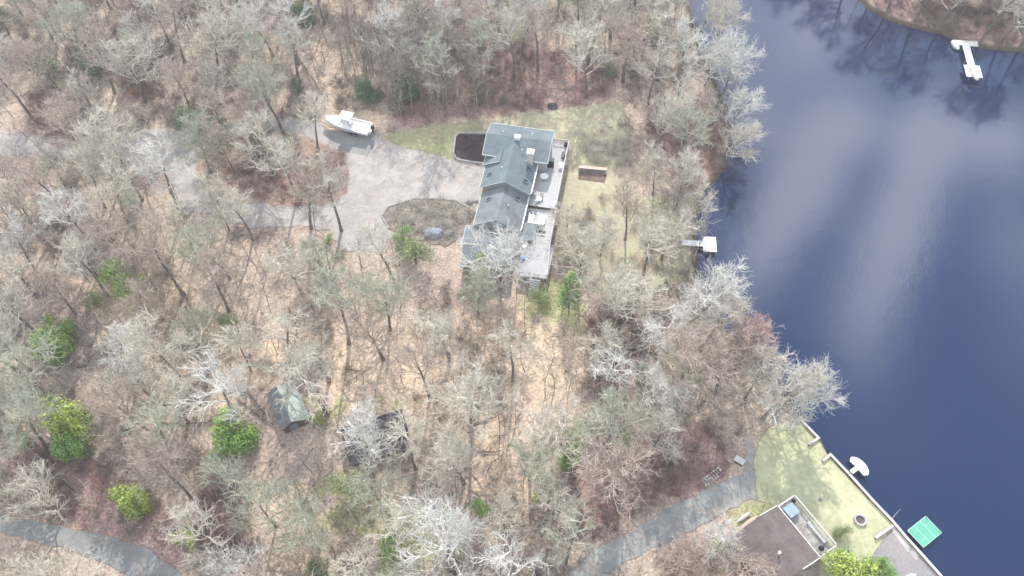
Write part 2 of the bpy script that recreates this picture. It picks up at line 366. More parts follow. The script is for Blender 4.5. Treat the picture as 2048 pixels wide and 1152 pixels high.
DRIVE = [(-60, 258), (0, 262), (60, 272), (140, 280), (230, 276), (320, 256), (400, 262), (470, 240), (480, 233), (560, 238), (640, 244), (655, 262), (752, 266), (765, 282), (830, 300), (905, 320),
         (972, 330), (972, 480), (930, 500), (900, 450), (960, 432), (955, 412), (915, 400), (880, 396), (830, 396), (775, 414), (763, 432), (775, 456), (790, 470), (770, 505), (680, 500), (660, 462), (600, 452), (500, 456), (430, 430), (360, 420), (330, 350), (240, 326), (150, 322), (60, 306), (0, 318), (-60, 330)]
HOLE = [(420, 285), (540, 262), (620, 275), (660, 300), (695, 330), (695, 385), (640, 412), (560, 412), (470, 405), (400, 380), (395, 320)]
sheet('driveway', DRIVE, M['gravel'], .055, .35)
sheet('wooded_island', HOLE, mat('island leaf litter', (.29, .235, .18), 1, .25, .5, col2=(.27, .17, .15), fine=(3, .3)), .075, .5)
sheet('dark_drive_patch', [(652, 262), (690, 262), (752, 268), (750, 292), (735, 312), (700, 305), (660, 290)], M['road'], .062, .15)  # darker grey sheet over the gravel below the boat
sheet('road', [(-90, 1008), (0, 1031), (70, 1043), (140, 1057), (215, 1072), (297, 1097), (366, 1152), (450, 1250), (330, 1250), (262, 1152), (200, 1122), (110, 1092), (0, 1066), (-90, 1045)], M['road'], .06, .16)
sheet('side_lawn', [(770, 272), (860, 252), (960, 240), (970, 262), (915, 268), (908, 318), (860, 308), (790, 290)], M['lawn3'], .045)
sheet('back_lawn', [(960, 240), (1100, 222), (1225, 206), (1255, 225), (1262, 300), (1225, 350), (1290, 390), (1380, 400), (1385, 560), (1300, 590), (1180, 580), (1110, 560), (1085, 500), (1090, 300), (975, 262)], M['lawn'], .05, .6)
sheet('lakeside_lawn', [(1600, 840), (1638, 882), (1652, 907), (1725, 987), (1790, 1052), (1770, 1070), (1740, 1120), (1700, 1200), (1640, 1200), (1640, 1115), (1555, 1012), (1515, 1003), (1508, 920), (1520, 880), (1545, 850)], M['lawn2'], .05, .12)
sheet('gravel_track', [(1508, 935), (1515, 1000), (1500, 998), (1400, 1052), (1300, 1100), (1240, 1130), (1200, 1165), (1100, 1200), (1110, 1165), (1190, 1098), (1250, 1070), (1330, 1020), (1420, 975), (1490, 945), (1492, 880), (1506, 880)], M['path'], .058, .25)
sheet('patio', [(1785, 1062), (1805, 1065), (1880, 1152), (1920, 1200), (1780, 1200), (1740, 1120), (1765, 1080)], mat('brownish patio slabs', (.27, .235, .23), .9, .14, .4, col2=(.24, .23, .24), fine=(3, .12)), .062, .1)
sheet('concrete_strip', [(1776, 1054), (1790, 1050), (1838, 1110), (1832, 1122), (1822, 1112)], M['concrete'], .070, .06)
sheet('island_bed', [(765, 432), (775, 414), (830, 397), (880, 397), (915, 402), (955, 425), (930, 470), (890, 492), (830, 480), (780, 458)], mat('bark mulch bed', (.24, .20, .17), 1, .3, .7, fine=(3, .35)), .09, .2)

# ------------------------------------------------------------------ main house (local frame: u along the cross ridge, v along the main ridge)
HO = P(1033, 277, 6.9); HA = math.radians(-10.8)
house = thing('lake_house', 'large grey house with blue grey cross gabled roofs between the driveway and the lake', 'house', (HO[0], HO[1], 0), HA)
def gable(mb, u0, u1, v0, v1, ze, zr, along, t=.18, ridge=None):
    """roof slabs; along = 'u' or 'v' is the ridge direction"""
    if along == 'u':
        r = ridge if ridge is not None else (v0+v1)/2
        mb.slab((u0, v0, ze), (u1, v0, ze), (u1, r, zr), (u0, r, zr), t); mb.slab((u1, v1, ze), (u0, v1, ze), (u0, r, zr), (u1, r, zr), t)
    else:
        r = ridge if ridge is not None else (u0+u1)/2
        mb.slab((u0, v1, ze), (u0, v0, ze), (r, v0, zr), (r, v1, zr), t); mb.slab((u1, v0, ze), (u1, v1, ze), (r, v1, zr), (r, v0, zr), t)
def gwalls(mb, u0, u1, v0, v1, ze, zr, along, ridge=None):
    if along == 'u':
        r = ridge if ridge is not None else (v0+v1)/2
        prof = [(v0, 0), (v1, 0), (v1, ze), (r, zr), (v0, ze)]; vs = [(u0, a, b) for a, b in prof]+[(u1, a, b) for a, b in prof]
    else:
        r = ridge if ridge is not None else (u0+u1)/2
        prof = [(u0, 0), (u1, 0), (u1, ze), (r, zr), (u0, ze)]; vs = [(a, v0, b) for a, b in prof]+[(a, v1, b) for a, b in prof]
    mb.add(vs, [(4, 3, 2, 1, 0), (5, 6, 7, 8, 9)]+[(i, (i+1) % 5, 5+(i+1) % 5, 5+i) for i in range(5)])
def edge_boards(mb, u0, u1, v0, v1, ze, zr, along, ends=(1, 1), w=.12, ridge=None):
    """white fascia along eaves and rakes, standing proud of the slab"""
    if along == 'u':
        r = ridge if ridge is not None else (v0+v1)/2
        for v in (v0, v1): mb.box(((u0+u1)/2, v+(-.05 if v == v0 else .05), ze-.06), (u1-u0, w, .2))
        for k, u in enumerate((u0, u1)):
            if ends[k]:
                for v in (v0, v1): mb.tube([(u+(-.05 if k == 0 else .05), v, ze-.02), (u+(-.05 if k == 0 else .05), r, zr-.02)], w*.75, 4)
    else:
        r = ridge if ridge is not None else (u0+u1)/2
        for u in (u0, u1): mb.box((u+(-.05 if u == u0 else .05), (v0+v1)/2, ze-.06), (w, v1-v0, .2))
        for k, v in enumerate((v0, v1)):
            if ends[k]:
                for u in (u0, u1): mb.tube([(u, v+(-.05 if k == 0 else .05), ze-.02), (r, v+(-.05 if k == 0 else .05), zr-.02)], w*.75, 4)
W1 = (-5.2, 6.0, -3.5, 4.15, 5.6, 6.9, 'u'); W2 = (-4.35, 4.2, -9.9, .25, 4.5, 6.88, 'v'); W3 = (-3.9, 3.85, -17.2, -9.6, 3.55, 5.75, 'v')
m_ = MB(); gwalls(m_, -4.9, 5.7, -3.1, 3.75, 5.42, 6.6, 'u'); m_.build('wall', M['siding'], house)
m_ = MB(); gwalls(m_, -3.95, 3.8, -9.6, 0, 4.3, 6.55, 'v'); m_.build('wall', M['siding'], house)
m_ = MB(); gwalls(m_, -3.5, 3.45, -17.0, -9.62, 3.35, 5.4, 'v'); m_.build('wall', M['siding'], house)
m_ = MB(); gable(m_, *W1[:6], 'u', ridge=.3); rf1 = m_.build('roof', M['shingle'], house)
m_ = MB(); gable(m_, *W2[:6], 'v'); rf2 = m_.build('roof', M['shingle'], house)
m_ = MB(); gable(m_, *W3[:6], 'v'); rf3 = m_.build('roof', M['shinglelow'], house)
# raised part of the west slope ending in a white rake board
m_ = MB(); m_.slab((-4.75, -1.0, 4.72), (-4.75, -5.0, 4.72), (-1.9, -5.0, 6.12), (-1.9, -1.0, 6.12), .34); m_.build('raised_roof', M['shingle'], house)
m_ = MB()
edge_boards(m_, *W1[:6], 'u', ridge=.3); edge_boards(m_, *W2[:6], 'v', (1, 0)); edge_boards(m_, *W3[:6], 'v', (1, 0))
m_.tube([(-5.1, -5.06, 4.62), (-1.9, -5.06, 6.12)], .11, 4); m_.box((-4.82, -3, 4.62), (.12, 4.0, .2))
m_.build('fascia', M['fascia'], house)
m_ = MB(); m_.box((4.33, -5.6, 4.5), (.16, 8.2, .14)); m_.box((3.98, -13.2, 3.55), (.14, 7.2, .12)); m_.build('gutter', M['white'], house)
for (u, v, z, rz, s) in [(-3.5, -3.0, 5.42, 0, 1), (-3.25, -7.4, 5.12, 0, 1), (3.1, -5.0, 5.2, 0, -1), (3.0, -7.8, 5.26, 0, -1), (-2.4, -12.2, 4.45, 0, 1), (2.3, -11.2, 4.5, 0, -1)]:
    fr = MB(); p = math.atan2(2.38, 4.3)*s
    fr.box((u, v, z+.10), (1.0, .72, .12), 0, 0, ('Y', -p)); f = fr.build('skylight', M['metal'], house)
    gl = MB(); gl.box((u, v, z+.165), (.84, .56, .03), 0, 0, ('Y', -p)); gl.build('pane', M['glass'], f)
ch = MB(); ch.box((3.0, -3.3, 5.6), (1.05, .95, 4.0)); co = ch.build('chimney', mat('pale stucco chimney', (.50, .50, .49), .9, .12, 2), rf1)
cc = MB(); cc.box((3.0, -3.3, 7.67), (1.25, 1.15, .14)); cc.cyl((3.0, -3.3, 7.74), .22, .25, 12); cc.cyl((3.0, -3.3, 8.02), .3, .06, 12); cc.build('chimney_cap', M['white'], co)
cp = MB(); cp.box((.15, .1, 7.05), (.9, .75, .55), .1); cp.add([(-.4, -.35, 7.33), (.7, -.35, 7.33), (.7, .6, 7.33), (-.4, .6, 7.33), (.15, .12, 7.75)], [(0, 1, 4), (1, 2, 4), (2, 3, 4), (3, 0, 4), (3, 2, 1, 0)])
cp.build('cupola', M['white'], house)
# vents and pipes
for (u, v, z) in [(-1.3, -6.5, 6.05), (1.4, -2.2, 6.3), (-2.6, 1.6, 6.1), (1.2, -13.6, 5.0), (2.4, 2.2, 5.9)]:
    vp = MB(); vp.cyl((u, v, z), .08, .5, 8); vp.build('vent_pipe', M['white'], house)
# windows and doors on all sides
def window(u, v, z, w, h, side):
    dx, dy = {'N': (0, 1), 'S': (0, -1), 'E': (1, 0), 'W': (-1, 0)}[side]
    f = MB(); d_ = (w+.16, .10, h+.16) if dy else (.10, w+.16, h+.16); f.box((u+dx*.03, v+dy*.03, z), d_); fo = f.build('window', M['white'], house)
    p = MB(); d_ = (w, .05, h) if dy else (.05, w, h); p.box((u+dx*.085, v+dy*.085, z), d_); p.build('pane', M['glass'], fo)
for u in (-3.2, -.6, 2.2, 4.4):
    window(u, 3.75, 4.1, 1.1, 1.3, 'N'); window(u, 3.75, 1.5, 1.1, 1.3, 'N')
for v in (-2.0, 2.0): window(5.7, v, 4.3, 1.6, 1.7, 'E'); window(-4.9, v*.8, 4.1, 1.0, 1.2, 'W'); window(-4.9, v*.8, 1.5, 1.0, 1.2, 'W')
for v in (-5.0, -8.0): window(3.8, v, 3.4, 1.8, 1.5, 'E'); window(-3.95, v, 2.2, 1.0, 1.2, 'W')
for v in (-11.5, -14.5): window(3.45, v, 2.7, 1.5, 1.1, 'E'); window(-3.5, v, 1.9, 1.0, 1.2, 'W')
dr = MB(); dr.box((-4.0, -6.5, 1.05), (.12, .95, 2.1)); dd_ = dr.build('door', M['white'], house)
kb = MB(); kb.box((-4.09, -6.15, 1.05), (.06, .08, .12)); kb.build('handle', M['dark'], dd_)
# garage wing, turned a little from the rest
GA = math.radians(6.5)
def rot(u, v, c=(-1.0, -20.8)):
    return (c[0]+(u*math.cos(GA)-v*math.sin(GA)), c[1]+(u*math.sin(GA)+v*math.cos(GA)))
gm = MB(); gable(gm, -3.7, 4.2, -4.1, 4.1, 2.9, 4.15, 'u'); gw = MB(); gwalls(gw, -3.4, 3.9, -3.8, 3.8, 2.75, 3.9, 'u'); gf = MB(); edge_boards(gf, -3.7, 4.2, -4.1, 4.1, 2.9, 4.15, 'u')
for mb_, nm, mm in ((gm, 'roof', M['shinglelow']), (gw, 'wall', M['siding']), (gf, 'fascia', M['fascia'])):
    mb_.v = [(*rot(a, b), c) for a, b, c in mb_.v]; mb_.build(nm, mm, house)
gd_ = MB(); gd_.box((-3.44, 0, 1.15), (.1, 4.6, 2.3)); gd_.v = [(*rot(a, b), c) for a, b, c in gd_.v]; gd_.build('garage_door', M['white'], house)
pr = MB(); pr.slab((3.2, -18.6, 3.1), (6.4, -18.2, 2.95), (6.2, -14.6, 2.95), (3.2, -14.8, 3.1), .14); pr.build('porch_roof', M['shinglelow'], house)
for q in ((6.2, -18.0), (6.0, -14.9)):
    pp = MB(); pp.box((q[0], q[1], 2.35), (.12, .12, 1.15)); pp.build('porch_post', M['white'], house)
# deck, two levels, with rails and posts: parts of the house
def planks(mb, u0, u1, v0, v1, z, along='v', wd=.28):
    n = int((u1-u0)/wd) if along == 'v' else int((v1-v0)/wd)
    for i in range(n):
        if along == 'v': mb.box((u0+(i+.5)*(u1-u0)/n, (v0+v1)/2, z), ((u1-u0)/n-.02, v1-v0, .05))
        else: mb.box(((u0+u1)/2, v0+(i+.5)*(v1-v0)/n, z), (u1-u0, (v1-v0)/n-.02, .05))
def railing(pts, z, parent, m, h=1.0, name='railing', step=1.5):
    r = MB()
    for a, b in zip(pts[:-1], pts[1:]):
        L = math.hypot(b[0]-a[0], b[1]-a[1]); an = math.atan2(b[1]-a[1], b[0]-a[0]); c = ((a[0]+b[0])/2, (a[1]+b[1])/2)
        r.box((*c, z+h), (L+.1, .14, .06), an); r.box((*c, z+.12), (L, .05, .06), an); r.box((*c, z+h-.1), (L, .05, .06), an)
        k = max(1, round(L/step))
        for i in range(k+1):
            r.box((a[0]+(b[0]-a[0])*i/k, a[1]+(b[1]-a[1])*i/k, z+h/2), (.11, .11, h), an)
        k = int(L/.2)
        for i in range(k):
            r.box((a[0]+(b[0]-a[0])*(i+.5)/k, a[1]+(b[1]-a[1])*(i+.5)/k, z+h/2), (.035, .035, h-.2), an)
    return r.build(name, m, parent)
ZD1, ZD2 = 2.5, 1.9
dk = MB(); planks(dk, 5.72, 8.7, -3.1, 4.75, ZD1, 'v'); planks(dk, 3.85, 8.75, -10.55, -3.12, ZD1, 'v'); dkb = dk.build('upper_deck', M['deck'], house)
dk = MB(); planks(dk, 3.5, 9.0, -18.0, -10.6, ZD2, 'v'); planks(dk, 4.6, 9.6, -24.6, -18.02, ZD2, 'v'); dk.build('lower_deck', M['deck'], house)
railing([(8.6, -10.4), (8.55, 4.65), (5.8, 4.65)], ZD1, house, M['rail']); railing([(8.75, -10.6), (8.9, -17.9), (9.5, -24.5), (6.6, -24.5)], ZD2, house, M['rail'])
for v in (-24, -20, -16, -12): ps = MB(); ps.box((8.8+.06*(-v-12)/1.2*.6, v, ZD2/2), (.2, .2, ZD2-.05)); ps.build('deck_post', M['shedwall'], house)
for v in (-9.5, -6, -2.5, 1, 4.4): ps = MB(); ps.box((8.5, v, ZD1/2), (.2, .2, ZD1-.05)); ps.build('deck_post', M['shedwall'], house)
st = MB()
for i in range(7): st.box((7.7, -24.9-i*.3, ZD2-.2-i*.24), (1.6, .32, .06))
st.build('stairs', M['deck'], house)
st = MB(); st.box((7.0, -15.35, ZD2+.035), (1.5, .55, .02)); st.box((7.0, -16.2, ZD2+.035), (1.5, .3, .02)); st.build('stair_opening_shade', M['dark'], house)  # black plates laid on the boards for the darkness of stair openings

def hl(u, v): return (HO[0]+u*math.cos(HA)-v*math.sin(HA), HO[1]+u*math.sin(HA)+v*math.cos(HA))
def onh(name, label, cat, u, v, z, rz=0, group=None):
    x, y = hl(u, v); return thing(name, label, cat, (x, y, z), HA+rz, group)
# furniture on the decks
zt = ZD2+.026; zu = ZD1+.026
s_ = onh('outdoor_sofa', 'white cushioned corner sofa on the lower deck beside the house', 'sofa', 5.9, -13.2, zt, .05)
b_ = MB(); b_.box((-.9, -.2, .25), (.9, 2.2, .4)); b_.box((.9, .1, .25), (1.0, 1.6, .4)); b_.box((.2, -.95, .25), (1.3, .7, .4)); b_.build('seat', M['white'], s_)
b_ = MB(); b_.box((-1.28, -.2, .6), (.18, 2.2, .6)); b_.box((.2, -1.25, .6), (2.2, .18, .6)); b_.build('backrest', M['greycush'], s_)
def chair(t, m1, m2):
    b_ = MB(); b_.box((0, 0, .42), (.52, .5, .08)); b_.build('seat', m1, t)
    b_ = MB(); b_.box((0, .26, .72), (.52, .08, .6), 0, 0, ('X', -.15)); b_.build('backrest', m1, t)
    for x in (-.23, .23):
        for y in (-.2, .22):
            l_ = MB(); l_.box((x, y, .2), (.05, .05, .4)); l_.build('leg', m2, t)
t = onh('patio_table', 'round white patio table on the upper deck close to the main roof', 'table', 5.6, -4.3, zu)
b_ = MB(); b_.cyl((0, 0, .7), .75, .05, 24); b_.build('tabletop', M['white'], t)
b_ = MB(); b_.cyl((0, 0, 0), .3, .04, 12); b_.cyl((0, 0, .04), .05, .66, 8); b_.build('pedestal', M['dark'], t)
for (u, v, r, lab) in [(4.6, -8.3, .5, 'grey deck chair nearest the south end of the main roof, on the upper deck'), (5.8, -8.6, -.4, 'grey deck chair farthest from the roof edge, beside the white low table'), (5.2, -9.9, 3.0, 'grey deck chair with its back to the step between the decks')]:
    t = onh('deck_chair', lab, 'chair', u, v, zu, r, 'grey chairs at the south end of the upper deck'); chair(t, M['rail'], M['dark'])
t = onh('low_table', 'white low square table among the grey deck chairs', 'table', 5.6, -9.2, zu)
b_ = MB(); b_.box((0, 0, .4), (.8, .8, .06)); b_.build('tabletop', M['white'], t)
for x in (-.33, .33):
    for y in (-.33, .33): l_ = MB(); l_.box((x, y, .19), (.05, .05, .36)); l_.build('leg', M['white'], t)
t = onh('grill', 'black covered grill standing in the corner by the north wing', 'grill', 6.3, -1.3, zu)
b_ = MB(); b_.box((0, 0, .45), (1.0, .55, .8)); b_.build('cabinet', M['dark'], t)
b_ = MB(); b_.tube([(-.5, 0, .9), (.5, 0, .9)], .3, 12); b_.build('lid', M['dark'], t)
t = onh('hot_tub_cover', 'square grey tub with a white rim beside the east eave of the main roof', 'hot tub', 4.95, -2.2, zu) if False else None
t = onh('deck_bench', 'black bench against the lake side railing of the upper deck', 'bench', 8.0, 1.6, zu)
b_ = MB(); b_.box((0, 0, .42), (.55, 1.5, .1)); b_.build('seat', M['dark'], t)
b_ = MB(); b_.box((.27, 0, .75), (.08, 1.5, .6)); b_.build('backrest', M['dark'], t)
for y in (-.6, .6): b_ = MB(); b_.box((0, y, .19), (.5, .08, .36)); b_.build('leg', M['dark'], t)
t = onh('bistro_table', 'small round white table by the lake side railing', 'table', 8.0, -1.0, zu)
b_ = MB(); b_.cyl((0, 0, .72), .45, .05, 20); b_.build('tabletop', M['white'], t); b_ = MB(); b_.cyl((0, 0, .03), .05, .68, 8); b_.cyl((0, 0, 0), .25, .03, 12); b_.build('pedestal', M['white'], t)
t = onh('planter', 'dark square planter in the north corner of the upper deck', 'planter', 8.1, 4.1, zu)
b_ = MB(); b_.box((0, 0, .3), (.6, .6, .6)); b_.build('pot', M['dark'], t); b_ = MB(); b_.box((0, 0, .59), (.5, .5, .06)); b_.build('soil', M['mulch'], t)
t = onh('tarp_bundle', 'bright blue tarpaulin bundle on the lower deck beside the garage wing', 'tarp', 5.3, -21.6, zt)
b_ = MB(); b_.tube([(-.5, -.3, .2), (-.2, .1, .35), (.1, .3, .32), (.5, .5, .2)], [.15, .36, .36, .12], 8); b_.build('cloth', M['bluefab'], t, True)
t = onh('patio_heater', 'round cream lidded bin next to the blue tarpaulin', 'bin', 4.95, -19.4, zt)
b_ = MB(); b_.cyl((0, 0, 0), .33, .8, 16, 0, .38); b_.build('body', M['greycush'], t); b_ = MB(); b_.cyl((0, 0, .8), .42, .1, 16, 0, .3); b_.build('lid', M['white'], t); t.name = 'bin'

# mulch bed with its block border
bedpts = poly([(916, 268), (972, 268), (976, 326), (940, 322), (915, 318), (908, 310), (909, 280)], .2)
sheet('planting_bed', bedpts, M['mulch'], .16, .03, px=False)
bd = MB(); path = [(v[0], v[1]) for v in poly([(976, 267), (940, 266.5), (918, 266), (911, 273), (909, 290), (907, 306), (911, 315), (920, 320), (945, 324), (978, 328)], .3)]
for a, b in zip(path[:-1], path[1:]):
    L = math.hypot(b[0]-a[0], b[1]-a[1]); n = max(1, round(L/.5))
    for i in range(n):
        tt = (i+.5)/n; bd.box((a[0]+(b[0]-a[0])*tt, a[1]+(b[1]-a[1])*tt, .22), (L/n-.03, .30, .44), math.atan2(b[1]-a[1], b[0]-a[0]))
tag(bd.build('garden_border', M['edging']), 'low pale block wall curving around the dark mulch bed by the house', 'garden wall')
bd = MB(); path = poly([(958, 428), (915, 402), (880, 397), (830, 397), (775, 414), (764, 432), (778, 457)], .1)
rr = random.Random(3)
for a, b in zip(path[:-1], path[1:]):
    L = math.hypot(b[0]-a[0], b[1]-a[1]); n = max(1, round(L/.42))
    for i in range(n):
        tt = (i+.5)/n; bd.box((a[0]+(b[0]-a[0])*tt+rr.uniform(-.05, .05), a[1]+(b[1]-a[1])*tt, .12), (L/n-.04, rr.uniform(.2, .3), .24), math.atan2(b[1]-a[1], b[0]-a[0])+rr.uniform(-.1, .1))
tag(bd.build('stone_edging', M['edging']), 'curved line of pale stones edging the island bed in the gravel court', 'garden edging')
def rock(name, label, x, y, sx, sy, sz, m=None, group=None, z=0, seed=1):
    import bmesh
    bm = bmesh.new(); bmesh.ops.create_icosphere(bm, subdivisions=3, radius=1)
    for v in bm.verts:
        k = 1+.28*mnoise.noise(v.co*1.6+Vector((seed*7.1, seed, 0)))+.1*mnoise.noise(v.co*5+Vector((seed, 0, 0)))
        v.co = Vector((v.co.x*sx*k, v.co.y*sy*k, max(v.co.z, -.5)*sz*k))
    me = bpy.data.meshes.new(name); bm.to_mesh(me); bm.free(); me.materials.append(m or M['stone'])
    o = bpy.data.objects.new(name, me); COL.objects.link(o); o.location = (x, y, z+sz*.3); tag(o, label, 'rock', group); return o
for i, (px, py, s, lab) in enumerate([(940, 405, .7, 'larger grey boulder at the driveway edge, left of the small one'), (955, 404, .5, 'small grey boulder tight against the house wall at the driveway edge'),
                                      (1105, 214, .95, 'dark boulder on the edge between the red brush and the back lawn'), (762, 192, 1.0, 'dark boulder between the two dark evergreens above the boat'),
                                      (897, 468, .9, 'grey boulder in the island bed beside the covered heap'), (1200, 300, .9, 'grey boulder in the brush pile on the back lawn'), (1640, 1000, .3, 'small dark stone lying on the lakeside lawn')]):
    x, y = P(px, py); rock('boulder', lab, x, y, s, s*.8, s*.6, None if i not in (2, 3) else M['ruin'], seed=i+1)
x, y = P(868, 468); o = rock('covered_heap', 'low heap under a blue grey cover in the island bed', x, y, 1.7, 1.1, .8, mat('blue grey cover', (.27, .28, .34), .6, .1, 1.5), seed=12); o['category'] = 'covered heap'

# stone retaining wall and pit east of the deck
rw = thing('retaining_wall', 'low stone retaining wall with a pale cap on the back lawn, east of the deck', 'wall', (*P(1185, 343), 0), -.12)
b_ = MB()
for i in range(9):
    for k in range(2): b_.box((-2.2+i*.52+(k*.2), 0, .22+k*.4), (.5, .5, .38))
b_.build('stonework', M['stone'], rw); b_ = MB(); b_.box((0, .02, .88), (5.0, .6, .1)); b_.build('cap', M['pinkwood'], rw)
b_ = MB(); b_.prism([(-2.4, -2.2), (2.3, -2.4), (2.5, -.3), (-2.4, -.3)], .07, .12); b_.build('soil', mat('brown soil', (.18, .13, .11), 1, .3, 1.5), rw)

# ------------------------------------------------------------------ boat on its trailer
bo = P(648, 239, 1.3); bs = P(740, 262, 1.2)
bang = math.atan2(bo[1]-bs[1], bo[0]-bs[0]); bx = ((bo[0]+bs[0])/2, (bo[1]+bs[1])/2)
BL = math.hypot(bo[0]-bs[0], bo[1]-bs[1]); BZ = .65
boat = thing('motor_boat', 'white centre console motor boat with hard top, parked by the driveway', 'boat', (bx[0], bx[1], BZ), bang)
def section(s):  # s 0 stern..1 bow : half beam at gunwale, chine half beam, keel z, gunwale z
    hb = 1.5*(1-max(0, (s-.42)/.58)**2.3)+.02; return hb, hb*.78, .02+.5*max(0, s-.7)**1.5*3, 1.15+.35*s
hm = MB(); rows = []
NS = 15
for i in range(NS):
    s = i/(NS-1); hb, cb, kz, gz = section(s); xx = -BL/2+BL*s
    row = [(xx, -hb, gz), (xx, -cb, kz+.35), (xx, 0, kz), (xx, cb, kz+.35), (xx, hb, gz), (xx, hb*.86, gz), (xx, hb*.84, gz-.35), (xx, -hb*.84, gz-.35), (xx, -hb*.86, gz)]
    rows.append(row)
vs = [v for r in rows for v in r]; k = 9
fs = [(i*k+j, (i+1)*k+j, (i+1)*k+(j+1) % k, i*k+(j+1) % k) for i in range(NS-1) for j in range(k)]+[tuple(range(k)), tuple(range((NS-1)*k, NS*k))[::-1]]
hm.add(vs, fs); hm.build('hull', M['gel'], boat, False)
b_ = MB(); b_.prism([(BL*.12, -1.15), (BL*.30, -.9), (BL*.42, -.42), (BL*.44, 0), (BL*.42, .42), (BL*.30, .9), (BL*.12, 1.15)], 1.15, 1.42); b_.build('foredeck', M['gel'], boat)
b_ = MB(); b_.prism([(-BL/2+.1, -1.15), (BL*.2, -1.15), (BL*.2, 1.15), (-BL/2+.1, 1.15)], .85, 1.02); b_.build('cockpit_floor', M['gel'], boat)
b_ = MB(); b_.box((0, 0, 1.5), (1.2, .95, 1.3)); b_.box((-.9, 0, 1.3), (.5, .95, .8)); cb_ = b_.build('console', M['gel'], boat)
b_ = MB(); b_.box((.5, 0, 2.25), (.06, 1.0, .55), 0, 0, ('Y', -.35)); b_.build('windscreen', M['glass'], cb_)
b_ = MB(); b_.box((-.2, 0, 3.0), (2.3, 2.1, .1)); b_.box((-.2, 0, 3.07), (2.0, 1.8, .05)); tt_ = b_.build('hard_top', M['gel'], boat)
b_ = MB()
for x in (-1.0, .55):
    for y in (-.6, .6): b_.tube([(x, y, 1.0), (x*.9-.02, y*1.3, 2.97)], .035, 6)
b_.build('hard_top_frame', M['metal'], tt_)
b_ = MB(); b_.box((-BL/2-.25, 0, .9), (.5, 1.2, .1)); b_.build('transom_bracket', M['gel'], boat)
om = empty('outboard_motor'); om.parent = boat; om.location = (-BL/2-.6, 0, 0); om.name = 'outboard_motor'
b_ = MB(); b_.tube([(.0, 0, 1.25), (0, 0, 1.5), (-.05, 0, 1.85), (-.08, 0, 2.0)], [.26, .36, .34, .15], 10); b_.build('cowling', M['dark'], om, True)
b_ = MB(); b_.box((0, 0, .8), (.28, .16, 1.0)); b_.box((0, 0, .3), (.5, .1, .12)); b_.build('lower_unit', M['dark'], om)
tr = thing('boat_trailer', 'galvanised trailer carrying the white boat', 'trailer', (bx[0], bx[1], 0), bang)
b_ = MB()
for y in (-.75, .75): b_.tube([(-BL/2+.3, y, .5), (BL*.2, y, .5), (BL*.5+.3, 0, .5)], .07, 4)
for x in (-BL*.35, -BL*.1, BL*.12): b_.box((x, 0, .5), (.1, 1.5, .1))
b_.tube([(BL*.5+.2, 0, .5), (BL*.5+1.3, 0, .5)], .07, 4); b_.build('frame', M['metal'], tr)
for x in (-1.9, -.95):
    for y in (-1.0, 1.0):
        b_ = MB(); b_.tube([(x, y-.12, .34), (x, y+.12, .34)], .34, 16); wv = b_.build('wheel', M['dark'], tr)
        b_ = MB(); b_.tube([(x, y-.13, .34), (x, y+.13, .34)], .17, 12); b_.build('rim', M['metal'], wv)

# ------------------------------------------------------------------ woodland shed and the dark roofed ruin
sa = P(552, 770, 2.9); sb = P(583, 843, 2.9); sang = math.atan2(sb[1]-sa[1], sb[0]-sa[0]); sL = math.hypot(sb[0]-sa[0], sb[1]-sa[1])
shed = thing('wood_shed', 'small shed with one dark and one pale green roof slope among bare trees', 'shed', ((sa[0]+sb[0])/2, (sa[1]+sb[1])/2, 0), sang)
b_ = MB(); gwalls(b_, -sL/2+.2, sL/2-.2, -1.45, 2.0, 1.5, 2.65, 'u', ridge=0); b_.build('wall', M['shedwall'], shed)
b_ = MB(); b_.slab((sL/2, -1.75, 1.55), (-sL/2, -1.75, 1.55), (-sL/2, 0, 2.9), (sL/2, 0, 2.9), .1); b_.build('roof', M['sheddark'], shed)['label'] = 'grey west roof slope of the shed'
b_ = MB(); b_.slab((-sL/2, 2.5, 1.35), (sL/2, 2.5, 1.35), (sL/2, 0, 2.9), (-sL/2, 0, 2.9), .1); b_.build('roof', M['shedE'], shed)['label'] = 'pale green east roof slope of the shed'  # east slope coloured paler and greener than the west one
b_ = MB(); b_.box((sL/2-.17, 0, .8), (.08, 1.2, 1.6)); b_.build('door', M['shinglelow'], shed)
rc = P(752, 872, 1.8)
ruin = thing('old_cabin', 'old low cabin with dark weathered roof, half hidden under white branches', 'cabin', (rc[0], rc[1], 0), .33)
b_ = MB(); gwalls(b_, -4.2, 4.2, -2.6, 2.6, 1.6, 2.3, 'u'); b_.build('wall', M['shedwall'], ruin)
b_ = MB(); gable(b_, -4.5, 4.5, -3.1, 3.0, 1.55, 2.5, 'u', .12); b_.build('roof', M['ruin'], ruin)
b_ = MB(); b_.box((0, -2.66, .8), (.9, .08, 1.6)); b_.build('door', M['shedwall'], ruin)
b_ = MB()
for i in range(14): b_.box((-4.3+i*.62, 3.1, 1.62), (.5, .08, .06))
b_.build('eave_board', M['pinkwood'], ruin)

# ------------------------------------------------------------------ neighbour house by the lake
n0 = P(1555, 1012, 3.3); n1 = P(1640, 1115, 3.3); nang = math.atan2(n1[1]-n0[1], n1[0]-n0[0]); nL = math.hypot(n1[0]-n0[0], n1[1]-n0[1])
nh = thing('lakeside_cottage', 'brown roofed cottage with a railed deck at the lower right by the lawn', 'cottage', (n0[0], n0[1], 0), nang)
